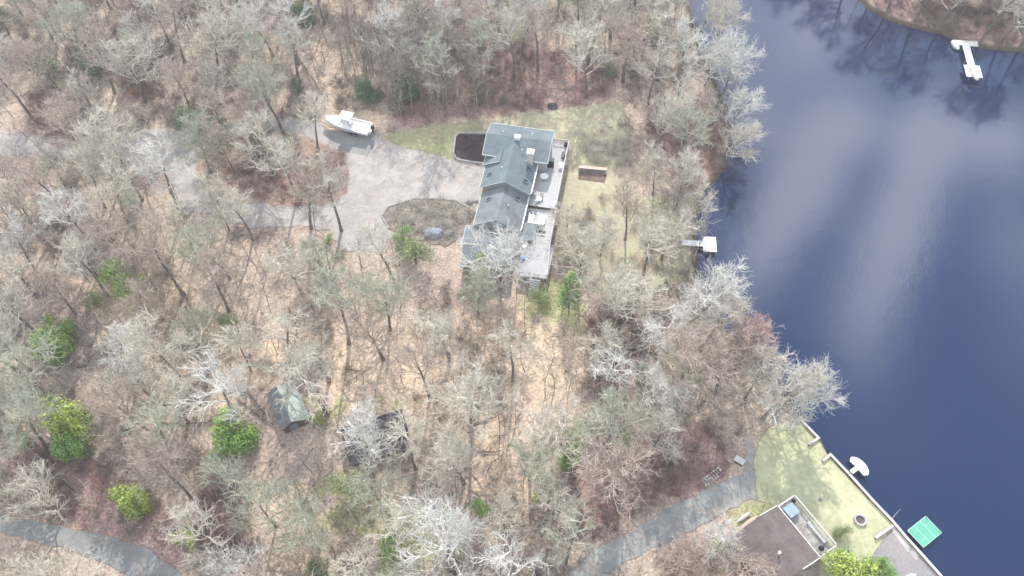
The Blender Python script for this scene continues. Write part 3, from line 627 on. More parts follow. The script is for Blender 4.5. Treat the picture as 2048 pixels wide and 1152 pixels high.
# local: x along the lake side eave, -y inland
ND = 8.3
b_ = MB(); gwalls(b_, .3, nL-.3, -ND+.3, -.3, 3.1, 4.5, 'u', ridge=-3.4); b_.build('wall', mat('brown clapboard', (.20, .15, .13), .8, .1, 2, stretch=(.3, .3, 6)), nh)
b_ = MB(); gable(b_, 0, nL, -ND, 0, 3.3, 4.55, 'u', .14, ridge=-3.4); nr = b_.build('roof', M['brownroof'], nh)
b_ = MB(); b_.cyl((nL*.62, -4.6, 4.2), .12, .7, 10); b_.cyl((nL*.62, -4.6, 4.9), .2, .06, 10); b_.build('vent_pipe', M['white'], nr)
b_ = MB(); b_.box((nL/2, .06, 3.25), (nL, .1, .16)); b_.tube([(-.05, 0, 3.28), (-.05, -3.4, 4.52)], .07, 4); b_.tube([(nL+.05, 0, 3.28), (nL+.05, -3.4, 4.52)], .07, 4); b_.build('fascia', M['white'], nh)
for x in (1.4, 3.6, 6.0):
    b_ = MB(); b_.box((x, -.27, 1.9), (1.4, .1, 1.3)); f = b_.build('window', M['white'], nh); b_ = MB(); b_.box((x, -.21, 1.9), (1.2, .04, 1.1)); b_.build('pane', M['glass'], f)
b_ = MB()
for i in range(9): b_.box((nL/2, .20+i*.31, 2.2), (nL, .29, .05))
b_.build('deck', mat('old deck boards', (.34, .32, .30), .85, .2, 1.2, fine=(4, .2)), nh)
railing([(.06, .12), (.06, 3.0), (nL-.06, 3.0), (nL-.06, .12)], 2.22, nh, mat('pinkish white railing', (.62, .56, .54), .7, .08, 2))
for x in (.2, nL/2, nL-.2): b_ = MB(); b_.box((x, 2.85, 1.08), (.18, .18, 2.16)); b_.build('deck_post', M['shedwall'], nh)
def onn(name, label, cat, x, y, z, rz=0):
    X_ = n0[0]+x*math.cos(nang)-y*math.sin(nang); Y_ = n0[1]+x*math.sin(nang)+y*math.cos(nang); return thing(name, label, cat, (X_, Y_, z), nang+rz)
t = onn('spa_tub', 'blue grey covered tub at the north end of the cottage deck', 'hot tub', 1.35, 1.3, 2.23)
b_ = MB(); b_.box((0, 0, .35), (1.5, 1.6, .7)); b_.build('tub', M['metal'], t); b_ = MB(); b_.box((0, -.4, .75), (1.55, .8, .09)); b_.box((0, .42, .75), (1.55, .8, .09)); b_.build('cover', mat('blue grey vinyl', (.27, .36, .43), .5, .08, 2), t)
t = onn('deck_bench', 'long slatted bench along the lake railing of the cottage deck', 'bench', 5.2, 2.3, 2.23)
b_ = MB(); b_.box((0, 0, .42), (3.2, .12, .05)); b_.box((0, .18, .42), (3.2, .12, .05)); b_.box((0, -.18, .42), (3.2, .12, .05)); b_.build('seat', M['rail'], t)
b_ = MB(); b_.box((0, .35, .75), (3.2, .06, .12)); b_.build('backrest', M['rail'], t)
for x in (-1.5, 0, 1.5): b_ = MB(); b_.box((x, 0, .2), (.08, .5, .4)); b_.build('leg', M['rail'], t)
t = onn('grill', 'black kettle grill in the south corner of the cottage deck', 'grill', nL-.8, 1.1, 2.23)
b_ = MB(); b_.tube([(0, 0, .55), (0, 0, .7), (0, 0, .95), (0, 0, 1.1)], [.2, .36, .36, .12], 14); b_.build('kettle', M['dark'], t, True)
for a in (0, 2.1, 4.2): b_ = MB(); b_.tube([(.15*math.cos(a), .15*math.sin(a), .6), (.35*math.cos(a), .35*math.sin(a), 0)], .02, 5); b_.build('leg', M['metal'], t)
t = onn('planter', 'dark round pot in the far north corner of the cottage deck', 'planter', .5, 2.6, 2.23); b_ = MB(); b_.cyl((0, 0, 0), .22, .45, 12, 0, .3); b_.build('pot', M['dark'], t)
# two boards leaning / lying by the cottage wall
for i, (px, py, L_, w_, lab, mm) in enumerate([(1497, 1047, 3.8, .85, 'pinkish upturned canoe lying beside the cottage roof', 'pinkwood'), (1488, 1034, 2.6, .5, 'narrow white upturned kayak beside the pinkish canoe', 'white')]):
    x, y = P(px, py, .4); a = nang+math.pi/2+math.radians(2)
    t = thing('canoe' if i == 0 else 'kayak', lab, 'canoe' if i == 0 else 'kayak', (x, y, .05), a)
    b_ = MB(); b_.tube([(L_*(k/10-.5), 0, .3) for k in range(11)], [max(.03, w_/2*math.sin(math.pi*k/10)**.6) for k in range(11)], 10); b_.build('hull', M[mm], t, True)
    b_ = MB(); b_.tube([(-L_*.48, 0, .35+w_*.2), (0, 0, .3+w_/2+.02), (L_*.48, 0, .35+w_*.2)], .03, 4); b_.build('keel', M['rail'], t)

# ------------------------------------------------------------------ sea walls, docks and lawn things
def ribbon(pg, w):
    L = []; Rr = []
    for k, p in enumerate(pg):
        a = Vector(pg[max(k-1, 0)]); b = Vector(pg[min(k+1, len(pg)-1)]); c = Vector(p)
        d1 = (c-a).normalized() if k else (b-c).normalized(); d2 = (b-c).normalized() if k < len(pg)-1 else d1
        n = Vector((-(d1+d2).y, (d1+d2).x)).normalized(); m = w/2/max(.35, n.dot(Vector((-d1.y, d1.x))))
        L.append(tuple(c+n*m)); Rr.append(tuple(c-n*m))
    return L, Rr
def ribmesh(mb, pg, w, z0, z1):
    L, Rr = ribbon(pg, w); n = len(pg)
    vs = [(*p, z0) for p in L]+[(*p, z0) for p in Rr]+[(*p, z1) for p in L]+[(*p, z1) for p in Rr]; fs = []
    for k in range(n-1): fs += [(2*n+k, 2*n+k+1, 3*n+k+1, 3*n+k), (k, n+k, n+k+1, k+1), (k, k+1, 2*n+k+1, 2*n+k), (n+k, 3*n+k, 3*n+k+1, n+k+1)]
    fs += [(0, 2*n, 3*n, n), (n-1, 2*n-1, 4*n-1, 3*n-1)]
    mb.add(vs, fs)
def wall(name, label, pts, w=.24, z0=-1.6, z1=.35, m='concrete'):
    pg = poly(pts, z1); o = empty(name)
    b = MB(); ribmesh(b, pg, w, z0, z1); b.build('wall_body', M['shedwall'], o)
    b = MB(); ribmesh(b, pg, w+.12, z1, z1+.1); b.build('cap', M[m], o); tag(o, label, 'sea wall'); return o
M['pinkcap'] = mat('pale weathered timber cap', (.52, .48, .47), .85, .12, 1.5)
wall('sea_wall', 'long pale capped sea wall between the lakeside lawn and the water', [(1645, 922), (1661, 909), (1700, 950), (1745, 1000), (1785, 1042), (1812, 1074), (1850, 1116), (1882, 1152), (1930, 1210)], m='pinkcap')
wall('sea_wall', 'short pale capped sea wall at the northern end of the lakeside lawn', [(1588, 843), (1601, 839), (1637, 876), (1617, 889)], m='pinkcap')
wall('timber_rail', 'low grey green timber wall running inland across the lawn near the green dock', [(1751, 1076), (1786, 1051)], .2, -.1, .4, 'rail')['category'] = 'timber wall'
def dockplanks(t, poly_ll, z, m, thick=.12, name='deck'):
    b = MB(); b.prism(poly_ll, z-thick, z); return b.build(name, m, t)
# green swim dock
gc = P(1849.5, 1063, .15); gdv = (P(1882, 1065, .15), P(1851, 1033, .15), P(1817, 1062, .15), P(1846, 1094, .15))
ga = math.atan2(gdv[0][1]-gdv[1][1], gdv[0][0]-gdv[1][0]); gl1 = math.hypot(gdv[0][0]-gdv[1][0], gdv[0][1]-gdv[1][1]); gl2 = math.hypot(gdv[2][0]-gdv[1][0], gdv[2][1]-gdv[1][1])
t = thing('floating_dock', 'green carpeted floating dock at the lower right by the sea wall', 'dock', (gc[0], gc[1], WATER_Z), ga)
for i in (-1, 0, 1):
    b_ = MB(); b_.box((0, i*gl2/3, .5), (gl1, gl2/3-.08, .12)); b_.build('panel', M['greendock'], t)
b_ = MB(); b_.box((0, 0, .25), (gl1-.3, gl2-.3, .38)); b_.build('float', M['dark'], t)
b_ = MB()
for s in (-1, 1):
    b_.box((s*(gl1/2+.04), 0, .5), (.07, gl2+.1, .15)); b_.box((0, s*(gl2/2+.04), .5), (gl1+.1, .07, .15))
for yy in (-gl2/6, gl2/6): b_.box((0, yy, .53), (gl1, .07, .1))
b_.box((-gl1*.2, gl2/3, .575), (.05, gl2*.26, .02)); b_.box((gl1*.25, -gl2/3, .575), (.05, gl2*.26, .02))
b_.build('edge_trim', mat('pale green trim', (.45, .68, .58), .7, .05, 2), t)
for s in (-1, 1): b_ = MB(); b_.cyl((s*(gl1/2-.2), gl2/2-.15, -1), .07, 2.0, 8); b_.build('pile', M['metal'], t)
# mushroom shaped dock
a = P(1703, 944, .3); b = P(1722, 930, .3); ma = math.atan2(b[1]-a[1], b[0]-a[0])
t = thing('curved_dock', 'white dock with a curved mushroom shaped platform off the lakeside lawn', 'dock', (a[0], a[1], WATER_Z), ma)
b_ = MB(); b_.box((.95, 0, .75), (2.0, .62, .14)); b_.build('gangway', M['white'], t)
pg = []
for i in range(13):
    an = -1.45+2.9*i/12; pg.append((1.35+1.05*math.cos(an), 1.6*math.sin(an)))
pg += [(.95, 1.25), (1.0, .6), (1.1, 0), (1.0, -.6), (.95, -1.25)]
b_ = MB(); b_.prism(pg, .72, .90); b_.build('platform', M['white'], t)
b_ = MB(); b_.cyl((2.0, -.45, .9), .35, .03, 16); b_.build('hatch', M['greycush'], t)
for y in (-1.3, 1.3): b_ = MB(); b_.cyl((1.5, y, -1), .07, 1.72, 8); b_.build('pile', M['metal'], t)
# T dock below the back lawn
a = P(1362, 485, .35); b = P(1431, 489, .35); ta = math.atan2(b[1]-a[1], b[0]-a[0])
t = thing('swim_dock', 'white T shaped dock reaching into the lake below the back lawn', 'dock', (a[0], a[1], WATER_Z), ta)
TL = math.hypot(b[0]-a[0], b[1]-a[1])
b_ = MB()
for i in range(16): b_.box((.15+i*.245, 0, .8), (.225, 1.15, .1))
b_.build('gangway', M['white'], t)
b_ = MB()
for i in range(9): b_.box((TL-1.95+i*.245, -.05, .84), (.228, 3.1, .1))
b_.build('platform', M['white'], t)
b_ = MB(); b_.box((TL-1, -.05, .7), (2.2, 3.0, .16)); b_.box((2, 0, .68), (3.8, 1.0, .12)); b_.build('frame', M['shedwall'], t)
for x in (TL-.1, TL-1.9):
    for y in (-1.5, 1.4): b_ = MB(); b_.cyl((x, y, -1), .07, 1.95, 8); b_.build('pile', M['metal'], t)
# far dock top right with a small boat at its end
a = P(1931, 90, .4); b = P(1947, 150, .4); ta = math.atan2(b[1]-a[1], b[0]-a[0]); TL = math.hypot(b[0]-a[0], b[1]-a[1])
t = thing('long_dock', 'long grey dock at the far shore, at the top right of the lake', 'dock', (a[0], a[1], WATER_Z), ta)
b_ = MB()
for i in range(int(TL*.75/.25)): b_.box((i*.25, 0, .95), (.225, 1.45, .1))
b_.build('gangway', mat('pale grey planks', (.55, .55, .60), .8, .1, 2), t)
b_ = MB(); b_.box((-.4, .2, .98), (1.5, 4.3, .12)); b_.build('platform', M['rail'], t)
b_ = MB(); b_.box((TL-.9, 0, 1.0), (3.4, 3.0, .12)); b_.build('platform', M['white'], t)
for x in (1, TL*.5, TL+.4):
    for y in (-.7, .7): b_ = MB(); b_.cyl((x, y, -1), .07, 1.92, 8); b_.build('pile', M['metal'], t)
e = P(1948, 148, .7)
t = thing('row_boat', 'cream covered rowing boat lying on the end of the far dock', 'boat', (e[0], e[1], .62), ta+.08)
b_ = MB(); b_.tube([(-1.9, 0, .38), (-1.6, 0, .38), (0, 0, .38), (1.2, 0, .38), (1.9, 0, .38)], [.42, .58, .66, .52, .3], 10); b_.v = [(x_, y_, max(.03, z_)) for x_, y_, z_ in b_.v]; b_.build('hull', mat('cream hull', (.78, .80, .66), .5, .05, 1), t, True)
b_ = MB(); b_.box((-.2, 0, 1.04), (.3, 1.0, .06)); b_.build('thwart', M['white'], t)
e = P(1914, 86, .7); t = thing('dinghy', 'small pale blue dinghy beside the far dock platform, at the shore', 'boat', (e[0], e[1], -.3), ta+.3)
b_ = MB(); b_.tube([(-1.3, 0, .4), (-.9, 0, .4), (.3, 0, .4), (1.2, 0, .4)], [.35, .55, .6, .2], 10); b_.build('hull', M['white'], t, True); b_ = MB(); b_.box((0, 0, 1.0), (.25, .9, .06)); b_.build('thwart', M['rail'], t)

# fire ring, pallet, crate
x, y = P(1720, 1040, .2); t = thing('fire_pit', 'round pale stone fire ring with ash on the lakeside lawn', 'fire pit', (x, y, 0))
b_ = MB()
for i in range(14):
    an = 2*math.pi*i/14; b_.box((.72*math.cos(an), .72*math.sin(an), .2), (.28, .3, .38), an)
b_.build('ring', M['concrete'], t); b_ = MB(); b_.cyl((0, 0, 0), .6, .12, 20); b_.build('ash', mat('ash', (.13, .11, .12), 1, .3, 3), t)
x, y = P(1425, 953, .2); t = thing('pallet', 'white slatted lattice panel lying beside the gravel track', 'pallet', (x, y, .1), .62)
b_ = MB()
for i in range(8): b_.box((-1.5+i*.43, 0, .12), (.2, 1.15, .05))
b_.build('slat', M['white'], t); b_ = MB()
for yy in (-.5, 0, .5): b_.box((0, yy, .045), (3.3, .12, .08))
b_.build('bearer', M['white'], t)
x, y = P(1478, 923, .2); t = thing('crate', 'weathered grey wooden box at the top corner of the gravel track', 'crate', (x, y, .05), -.6)
b_ = MB(); b_.box((0, 0, .3), (1.3, .8, .6)); b_.build('box', M['shedwall'], t); b_ = MB(); b_.box((0, 0, .64), (1.45, .95, .07)); b_.build('lid', M['rail'], t)
x, y = P(1812, 1162, .4); t = thing('row_boat', 'pale blue upturned rowing boat at the bottom edge near the patio', 'boat', (x, y, .05), .5)
b_ = MB(); b_.tube([(-1.7, 0, .25), (-1.3, 0, .25), (0, 0, .25), (1.2, 0, .25), (1.8, 0, .25)], [.3, .5, .62, .45, .1], 10); b_.build('hull', mat('pale blue hull', (.5, .62, .68), .5, .06, 2), t, True)
b_ = MB(); b_.tube([(-1.7, 0, .6), (0, 0, .88), (1.7, 0, .5)], .04, 4); b_.build('keel', M['white'], t)

# ------------------------------------------------------------------ trees
def branch(rng, p, d, L, n, wob, up):
    pts = [np.array(p, float)]; d = np.array(d, float)
    for i in range(n):
        d = d+np.array([rng.gauss(0, wob), rng.gauss(0, wob), rng.gauss(0, wob*.6)+up]); d /= np.linalg.norm(d)
        pts.append(pts[-1]+d*L/n)
    return pts
def perp(rng, t, ang):
    a = np.cross(t, [rng.gauss(0, 1), rng.gauss(0, 1), rng.gauss(0, 1)]); a /= np.linalg.norm(a)+1e-9
    return t*math.cos(ang)+a*math.sin(ang)
def mktree(seed, H, spread, bare=.42, nl=11, dens=1.0, lean=0.0, thick=1.0, twist=.16):
    """bare hardwood: trunk mesh and one crown mesh of limbs, branches and twigs"""
    rng = random.Random(seed); tb = MB(); cb = MB()
    tr = branch(rng, (0, 0, -.15), (lean, 0, 1), H*.86, 10, .045, .02)
    r0 = .0135*H*thick
    rad = lambda s: r0*(1-.80*s)+.02
    k0 = 7
    tb.tube(tr[:k0+1], [rad(i/10)*(1.35 if i == 0 else 1) for i in range(k0+1)], 7)
    cb.tube(tr[k0:], [rad(i/10) for i in range(k0, 11)], 5)
    def at(pts, s):
        x = s*(len(pts)-1); i = min(int(x), len(pts)-2); f = x-i
        return pts[i]*(1-f)+pts[i+1]*f, (pts[i+1]-pts[i])/np.linalg.norm(pts[i+1]-pts[i])
    ga = rng.uniform(0, 6)
    for j in range(nl):
        s = bare+(1-bare)*(j+rng.uniform(-.3, .3))/nl; s = min(max(s, bare), .98)
        p, tdir = at(tr, s); ga += 2.4+rng.uniform(-.4, .4)
        el = rng.uniform(.35, .75)+.35*(s-bare)
        d = np.array([math.cos(ga)*math.cos(el), math.sin(ga)*math.cos(el), math.sin(el)])
        L1 = spread*(1.12-.62*((s-bare)/(1-bare)))*rng.uniform(.75, 1.15)
        r1 = max(.07, rad(s)*.66)
        l1 = branch(rng, p, d, L1, 7, twist, .05)
        cb.tube(l1, [r1*(1-.78*i/7)+.018 for i in range(8)], 4, 0, False)
        n2 = int(10*dens)
        for q in range(n2):
            s2 = .18+.8*(q+rng.random())/n2; p2, t2 = at(l1, s2); d2 = perp(rng, t2, rng.uniform(.5, .95)); d2[2] = d2[2]*.7+.18
            L2 = L1*.56*(1.15-.6*s2)*rng.uniform(.7, 1.2); l2 = branch(rng, p2, d2/np.linalg.norm(d2), L2, 5, twist*1.25, .05)
            cb.tube(l2, [.042*thick*(1-.6*i/5)+.014 for i in range(6)], 3, 0, False)
            n3 = int(6*dens)
            for w_ in range(n3):
                s3 = .2+.8*(w_+rng.random())/n3; p3, t3 = at(l2, s3); d3 = perp(rng, t3, rng.uniform(.4, .9)); d3[2] += .15
                L3 = L2*.6*rng.uniform(.6, 1.2); l3 = branch(rng, p3, d3/np.linalg.norm(d3), L3, 3, twist*1.3, .05)
                cb.tube(l3, [.025, .022, .018, .012], 3, 0, False)
                for _ in range(1):
                    p4, t4 = at(l3, rng.uniform(.2, .9)); d4 = perp(rng, t4, rng.uniform(.4, .9)); l4 = branch(rng, p4, d4, L3*.55, 2, .2, .05)
                    cb.tube(l4, [.018, .015, .010], 3, 0, False)
    def mesh(mb, nm):
        me = bpy.data.meshes.new(nm); me.from_pydata(mb.v, [], mb.f); me.update(); me.materials.append(M['bark']); return me
    return mesh(tb, 'trunk'), mesh(cb, 'crown')
KINDS = {}
KINDS['tall'] = [mktree(11+i, 19, 5.0, .46, 11, twist=.2) for i in range(5)]
KINDS['wide'] = [mktree(31+i, 17, 6.5, .36, 13, 1.1, thick=1.2, twist=.24) for i in range(4)]
KINDS['bushy'] = [mktree(51+i, 12, 4.9, .2, 13, 1.15, thick=.9, twist=.2) for i in range(3)]
KINDS['big'] = [mktree(71+i, 18, 8.0, .34, 14, 1.2, thick=1.3, twist=.24) for i in range(2)]
KH = {'tall': 19, 'wide': 17, 'bushy': 12, 'big': 18}
KR = {'tall': 5.0, 'wide': 6.5, 'bushy': 4.9, 'big': 8.0}
NTREE = [0]
TREEPOS = []
def put_tree(x, y, kind, tone, sc_=1.0, label=None, group=None, lean=(0, 0), rz=None, zs=None, name='bare_tree', v=None, cat='tree'):
    tm, cm = KINDS[kind][R.randrange(len(KINDS[kind])) if v is None else v]
    e = empty(name, (x, y, 0), 0); e.rotation_euler = (lean[1], lean[0], R.uniform(0, 6.28) if rz is None else rz)
    if lean != (0, 0):
        # lean towards world direction: build as matrix
        q = Vector((lean[0], lean[1], 1)).normalized().to_track_quat('Z', 'Y')
        e.rotation_euler = (q.to_matrix() @ Matrix.Rotation(R.uniform(0, 6.28), 3, 'Z')).to_euler()
    e.scale = (sc_, sc_, sc_*(zs or 1))
    tag(e, label, cat, group)
    for nm, m_, mt in (('trunk', tm, M['bark']), ('crown', cm, M[tone])):
        o = bpy.data.objects.new(nm, m_); COL.objects.link(o); o.parent = e
        o.material_slots[0].link = 'OBJECT'; o.material_slots[0].material = mt
    TREEPOS.append((x, y)); NTREE[0] += 1
    return e
# hand placed trees: base pixel, kind, tone, scale, label, lean
HAND = [
 ((1580, 850), 'wide', 'tw_silver', .74, 'silver bare tree leaning out over the lake at the top of the lakeside lawn', (.25, .0)),
 ((1525, 838), 'big', 'tw_silver', .72, 'broad silver bare tree on the bank left of the leaning lake tree', (.12, 0)),
 ((1468, 745), 'bushy', 'tw_red', 1.15, 'rounded bare tree with reddish twig tips at the water edge', (.1, 0)),
 ((1490, 800), 'bushy', 'tw_pale', 1.1, 'pale rounded bare tree between the reddish tree and the broad silver one', (0, 0)),
 ((1400, 700), 'wide', 'tw_pale', .85, 'pale tree at the water edge left of the reddish tree', (.1, 0)),
 ((1430, 790), 'wide', 'tw_tan', .85, 'tan twigged tree just inland of the reddish shore tree', (0, 0)),
 ((1286, 550), 'tall', 'tw_pale', .85, 'slim dark trunked tree alone on the back lawn', (0, 0)),
 ((1362, 665), 'wide', 'tw_silver', .95, 'silver bare tree spreading over the water below the T shaped dock', (.22, 0)),
 ((1322, 520), 'wide', 'tw_pale', .75, 'pale bare tree standing above the T shaped dock on the back lawn edge', (.1, .1)),
 ((1385, 465), 'bushy', 'tw_pale', .8, 'low pale bare tree at the landward end of the T shaped dock', (.1, .15)),
 ((1432, 215), 'wide', 'tw_silver', .95, 'silver bare tree arching over the narrows of the lake', (.3, 0)),
 ((1410, 170), 'bushy', 'tw_silver', 1.1, 'bushy silver tree at the water edge above the arching one', (.25, 0)),
 ((1442, 330), 'bushy', 'tw_pale', .95, 'pale bare tree over the reddish point of the bank', (.3, 0)),
 ((1368, 340), 'wide', 'tw_green', .85, 'green grey bare tree behind the reddish point of the bank', (0, 0)),
 ((1000, 578), 'big', 'tw_silver', .9, 'silver branched tree whose crown spreads across the low garage roof', (0, 0)),
 ((945, 846), 'big', 'tw_pale', .95, 'large pale crowned tree on a long straight trunk below the house', (0, 0)),
 ((655, 832), 'tall', 'tw_pale', 1.05, 'tall tree with dark curving trunk just right of the small shed', (-.06, 0)),
 ((386, 782), 'wide', 'tw_pale', 1.0, 'forked tree with a thick dark trunk base in the open leaf litter', (-.05, 0)),
 ((368, 590), 'tall', 'tw_tan', 1.0, 'dark curved trunk tree beside a pale green evergreen', (-.04, 0)),
 ((905, 1150), 'big', 'tw_silver', 1.0, 'large silver tree with long crooked limbs at the bottom centre', (0, 0)),
 ((1215, 905), 'big', 'tw_green', .85, 'lichen green star shaped tree crown right of the bottom centre', (0, 0)),
 ((745, 955), 'wide', 'tw_silver', .85, 'white branched tree spreading over the dark roofed cabin', (0, 0)),
 ((860, 798), 'tall', 'tw_tan', .85, 'slim straight trunk left of the large pale crowned tree', (0, 0)),
 ((810, 1250), 'wide', 'tw_green', .95, 'green grey tree crown cut by the bottom edge below the mossy patch', (0, 0)),
 ((1060, 960), 'wide', 'tw_green', .8, 'yellowish green lichen covered tree on a pinkish trunk', (0, 0)),
 ((1300, 830), 'wide', 'tw_silver', .8, 'white branched tree over a dark green evergreen near the lake bend', (.05, 0)),
 ((1310, 720), 'wide', 'tw_silver', .9, 'silver bare tree on the bank at the inner bend of the lake', (0, 0)),
 ((1478, 1170), 'bushy', 'tw_tan', .9, 'tan bare tree whose crown covers the left part of the cottage roof', (0, 0)),
 ((610, 600), 'tall', 'tw_pale', .9, 'slender leaning tree at the south edge of the gravel court', (0, 0)),
 ((637, 300), 'tall', 'tw_pale', .8, 'straight slim trunk between the boat and the wooded island', (0, 0)),
 ((683, 462), 'tall', 'tw_pale', .95, 'straight slim trunk at the left edge of the gravel court', (0, 0)),
 ((285, 400), 'tall', 'tw_pale', .85, 'tree with long dark leaning trunk crossing the driveway bend', (-.1, 0)),
 ((1155, 575), 'wide', 'tw_pale', .8, 'pale bare tree beside the green conifer at the foot of the back lawn', (0, 0)),
 ((1200, 520), 'bushy', 'tw_pale', .85, 'bushy bare tree in the middle of the back lawn', (0, 0)),
 ((1250, 480), 'wide', 'tw_tan', .7, 'tan bare tree on the right half of the back lawn', (0, 0)),
 ((1135, 480), 'bushy', 'tw_pale', .75, 'pale bare tree just right of the lower deck', (0, 0)),
 ((1398, 70), 'wide', 'tw_silver', .9, 'silver tree over the water at the top of the narrows', (.18, 0)),
 ((1418, 130), 'wide', 'tw_pale', .9, 'pale tree over the narrows below the topmost silver one', (.2, 0)),
 ((1446, 270), 'bushy', 'tw_silver', 1.05, 'bushy silver tree over the water above the reddish point', (.25, 0)),
 ((1350, 420), 'wide', 'tw_pale', .8, 'spreading pale tree at the shore just below the reddish point', (.15, .1)),
 ((1400, 640), 'bushy', 'tw_silver', 1.1, 'bushy silver tree at the inner corner of the lake bend', (.2, 0)),
 ((1545, 835), 'bushy', 'tw_pale', 1.1, 'pale bushy tree between the broad silver tree and the leaning one', (.15, 0)),
 ((1455, 735), 'wide', 'tw_tan', .8, 'tan tree on the bank left of the reddish tree', (.1, 0)),
 ((1775, 24), 'wide', 'tw_pale', .95, 'leftmost pale tree on the edge of the far shore', (-.05, -.05)), ((1830, 44), 'tall', 'tw_tan', .95, 'tan tree on the edge of the far shore, second from left', (0, -.1)),
 ((1880, 54), 'wide', 'tw_pale', .9, 'pale spreading tree on the far shore just left of the far dock', (0, -.05)), ((1960, 84), 'tall', 'tw_pale', 1.0, 'slim pale tree on the far shore just right of the far dock', (0, -.12)),
 ((2000, 88), 'wide', 'tw_pale', 1.0, 'spreading pale tree right of the far dock', (0, -.1)), ((2042, 92), 'tall', 'tw_tan', 1.05, 'tan tree at the right edge on the far shore', (0, -.1)),
 ((1700, -45), 'wide', 'tw_pale', 1.0, 'pale tree out of frame at the head of the lake, right', (0, 0)), ((1600, -150), 'big', 'tw_pale', 1.1, 'broad tree out of frame at the head of the lake, centre', (0, 0)), ((1650, -110), 'wide', 'tw_tan', 1.15, 'tan tree out of frame at the head of the lake', (0, 0)),
]
for (px, py), kind, tone, s_, lab, ln in HAND:
    x, y = P(px, py); put_tree(x, y, kind, tone, s_, lab, None, ln)

# random woodland
def zone_of(px, py):
    if px > 1690 and py < 120: return 'on the far shore'
    if py < -20 and px > 1340: return 'at the head of the narrows'
    if px > 1280 and py < 440: return 'on the bank by the narrows'
    if px > 1500 and py > 1120: return 'below the cottage'
    if py < 110 and px < 300: return 'in the top left woods'
    if py < 270 and px < 420: return 'above the driveway end'
    if py < 110 and px < 760: return 'at the top above the boat'
    if py < 270 and px < 760: return 'just above the boat'
    if py < 100: return 'at the top above the house'
    if py < 270: return 'on the red slope'
    if 380 < px < 710 and py < 425: return 'on the driveway island'
    if py < 480 and px < 420: return 'just below the driveway end'
    if py < 660 and px < 240: return 'left of the pale green evergreen'
    if py < 660 and px < 520: return 'around the dark curved trunk'
    if py < 640 and px < 930: return 'below the gravel court'
    if py < 700 and px >= 930: return 'between house and lake bend'
    if py < 900 and px < 300: return 'around the yellow green evergreen'
    if py < 900 and px < 560: return 'left of the small shed'
    if py < 800 and px < 850: return 'above the old cabin'
    if py < 900 and px < 1120: return 'on the tan slope'
    if py < 960 and px >= 1120: return 'inland of the lake bend'
    if px < 300: return 'near the road'
    if px < 560: return 'right of the road'
    if py < 1060 and px < 1120: return 'below the old cabin'
    if px < 840: return 'at the bottom left of centre'
    if px < 1120: return 'at the bottom centre'
    return 'by the gravel track'
BASE_NO = [poly(p) for p in [DRIVE, [(640, 225), (770, 235), (1240, 195), (1270, 300), (1300, 400), (1290, 560), (1110, 600), (960, 560), (900, 520), (760, 470), (640, 300)],
    [(-90, 1005), (370, 1100), (480, 1290), (250, 1290), (110, 1100), (-90, 1050)],
    [(1480, 870), (1600, 830), (2300, 1700), (1600, 1700), (1400, 1300), (1450, 1100), (1180, 1130), (1150, 1200), (1100, 1190), (1190, 1090), (1480, 930)],
    [(525, 760), (620, 755), (625, 870), (540, 870)], [(670, 820), (840, 815), (930, 880), (830, 935), (680, 950)]]]
HOLEg = poly(HOLE)
def inpx(px, py, pg): return bool(inside(np.array([px]), np.array([py]), pg)[0])
CROWN_NO = [[(655, 200), (770, 180), (960, 235), (1150, 215), (1180, 300), (1150, 460), (1120, 480), (1060, 440), (960, 430), (790, 450), (700, 450), (655, 330)],
            [(600, 205), (780, 205), (780, 300), (600, 300)], [(470, 395), (640, 395), (640, 470), (470, 470)], [(30, 255), (260, 270), (330, 330), (60, 320)],
            [(1180, 240), (1250, 240), (1290, 420), (1270, 560), (1130, 560), (1130, 300)],
            [(525, 745), (625, 745), (625, 860), (535, 860)], [(1500, 860), (1640, 860), (1990, 1200), (1640, 1200), (1540, 990)],
            [(1170, 1080), (1350, 990), (1500, 930), (1520, 1000), (1300, 1130)], [(30, 1020), (320, 1110), (360, 1152), (200, 1152), (0, 1100)],
            [(640, 690), (760, 660), (1130, 660), (1150, 800), (960, 860), (700, 830)], [(480, 70), (570, 70), (570, 165), (480, 165)],
            [(800, 110), (1000, 85), (1200, 110), (1230, 230), (800, 240)], [(530, 900), (620, 900), (640, 1152), (540, 1152)], [(100, 780), (210, 780), (210, 910), (100, 910)], [(60, 610), (160, 620), (160, 720), (60, 720)], [(1360, 465), (1435, 465), (1435, 510), (1360, 510)], [(690, 830), (820, 830), (820, 920), (690, 930)], [(930, 440), (1110, 440), (1110, 555), (930, 545)],
            [(420, 845), (515, 845), (515, 920), (420, 920)], [(225, 960), (310, 960), (310, 1035), (225, 1035)]]
CROWN_PROB = {9: .35, 11: .06, 12: .5, 10: .4, 16: .3, 4: .5, 3: .35, 7: .35, 8: .3}
WOODS = {}
MAXT = 312
cells = [(R.uniform(-60, 2110), R.uniform(-60, 1480)) for _ in range(9000)]
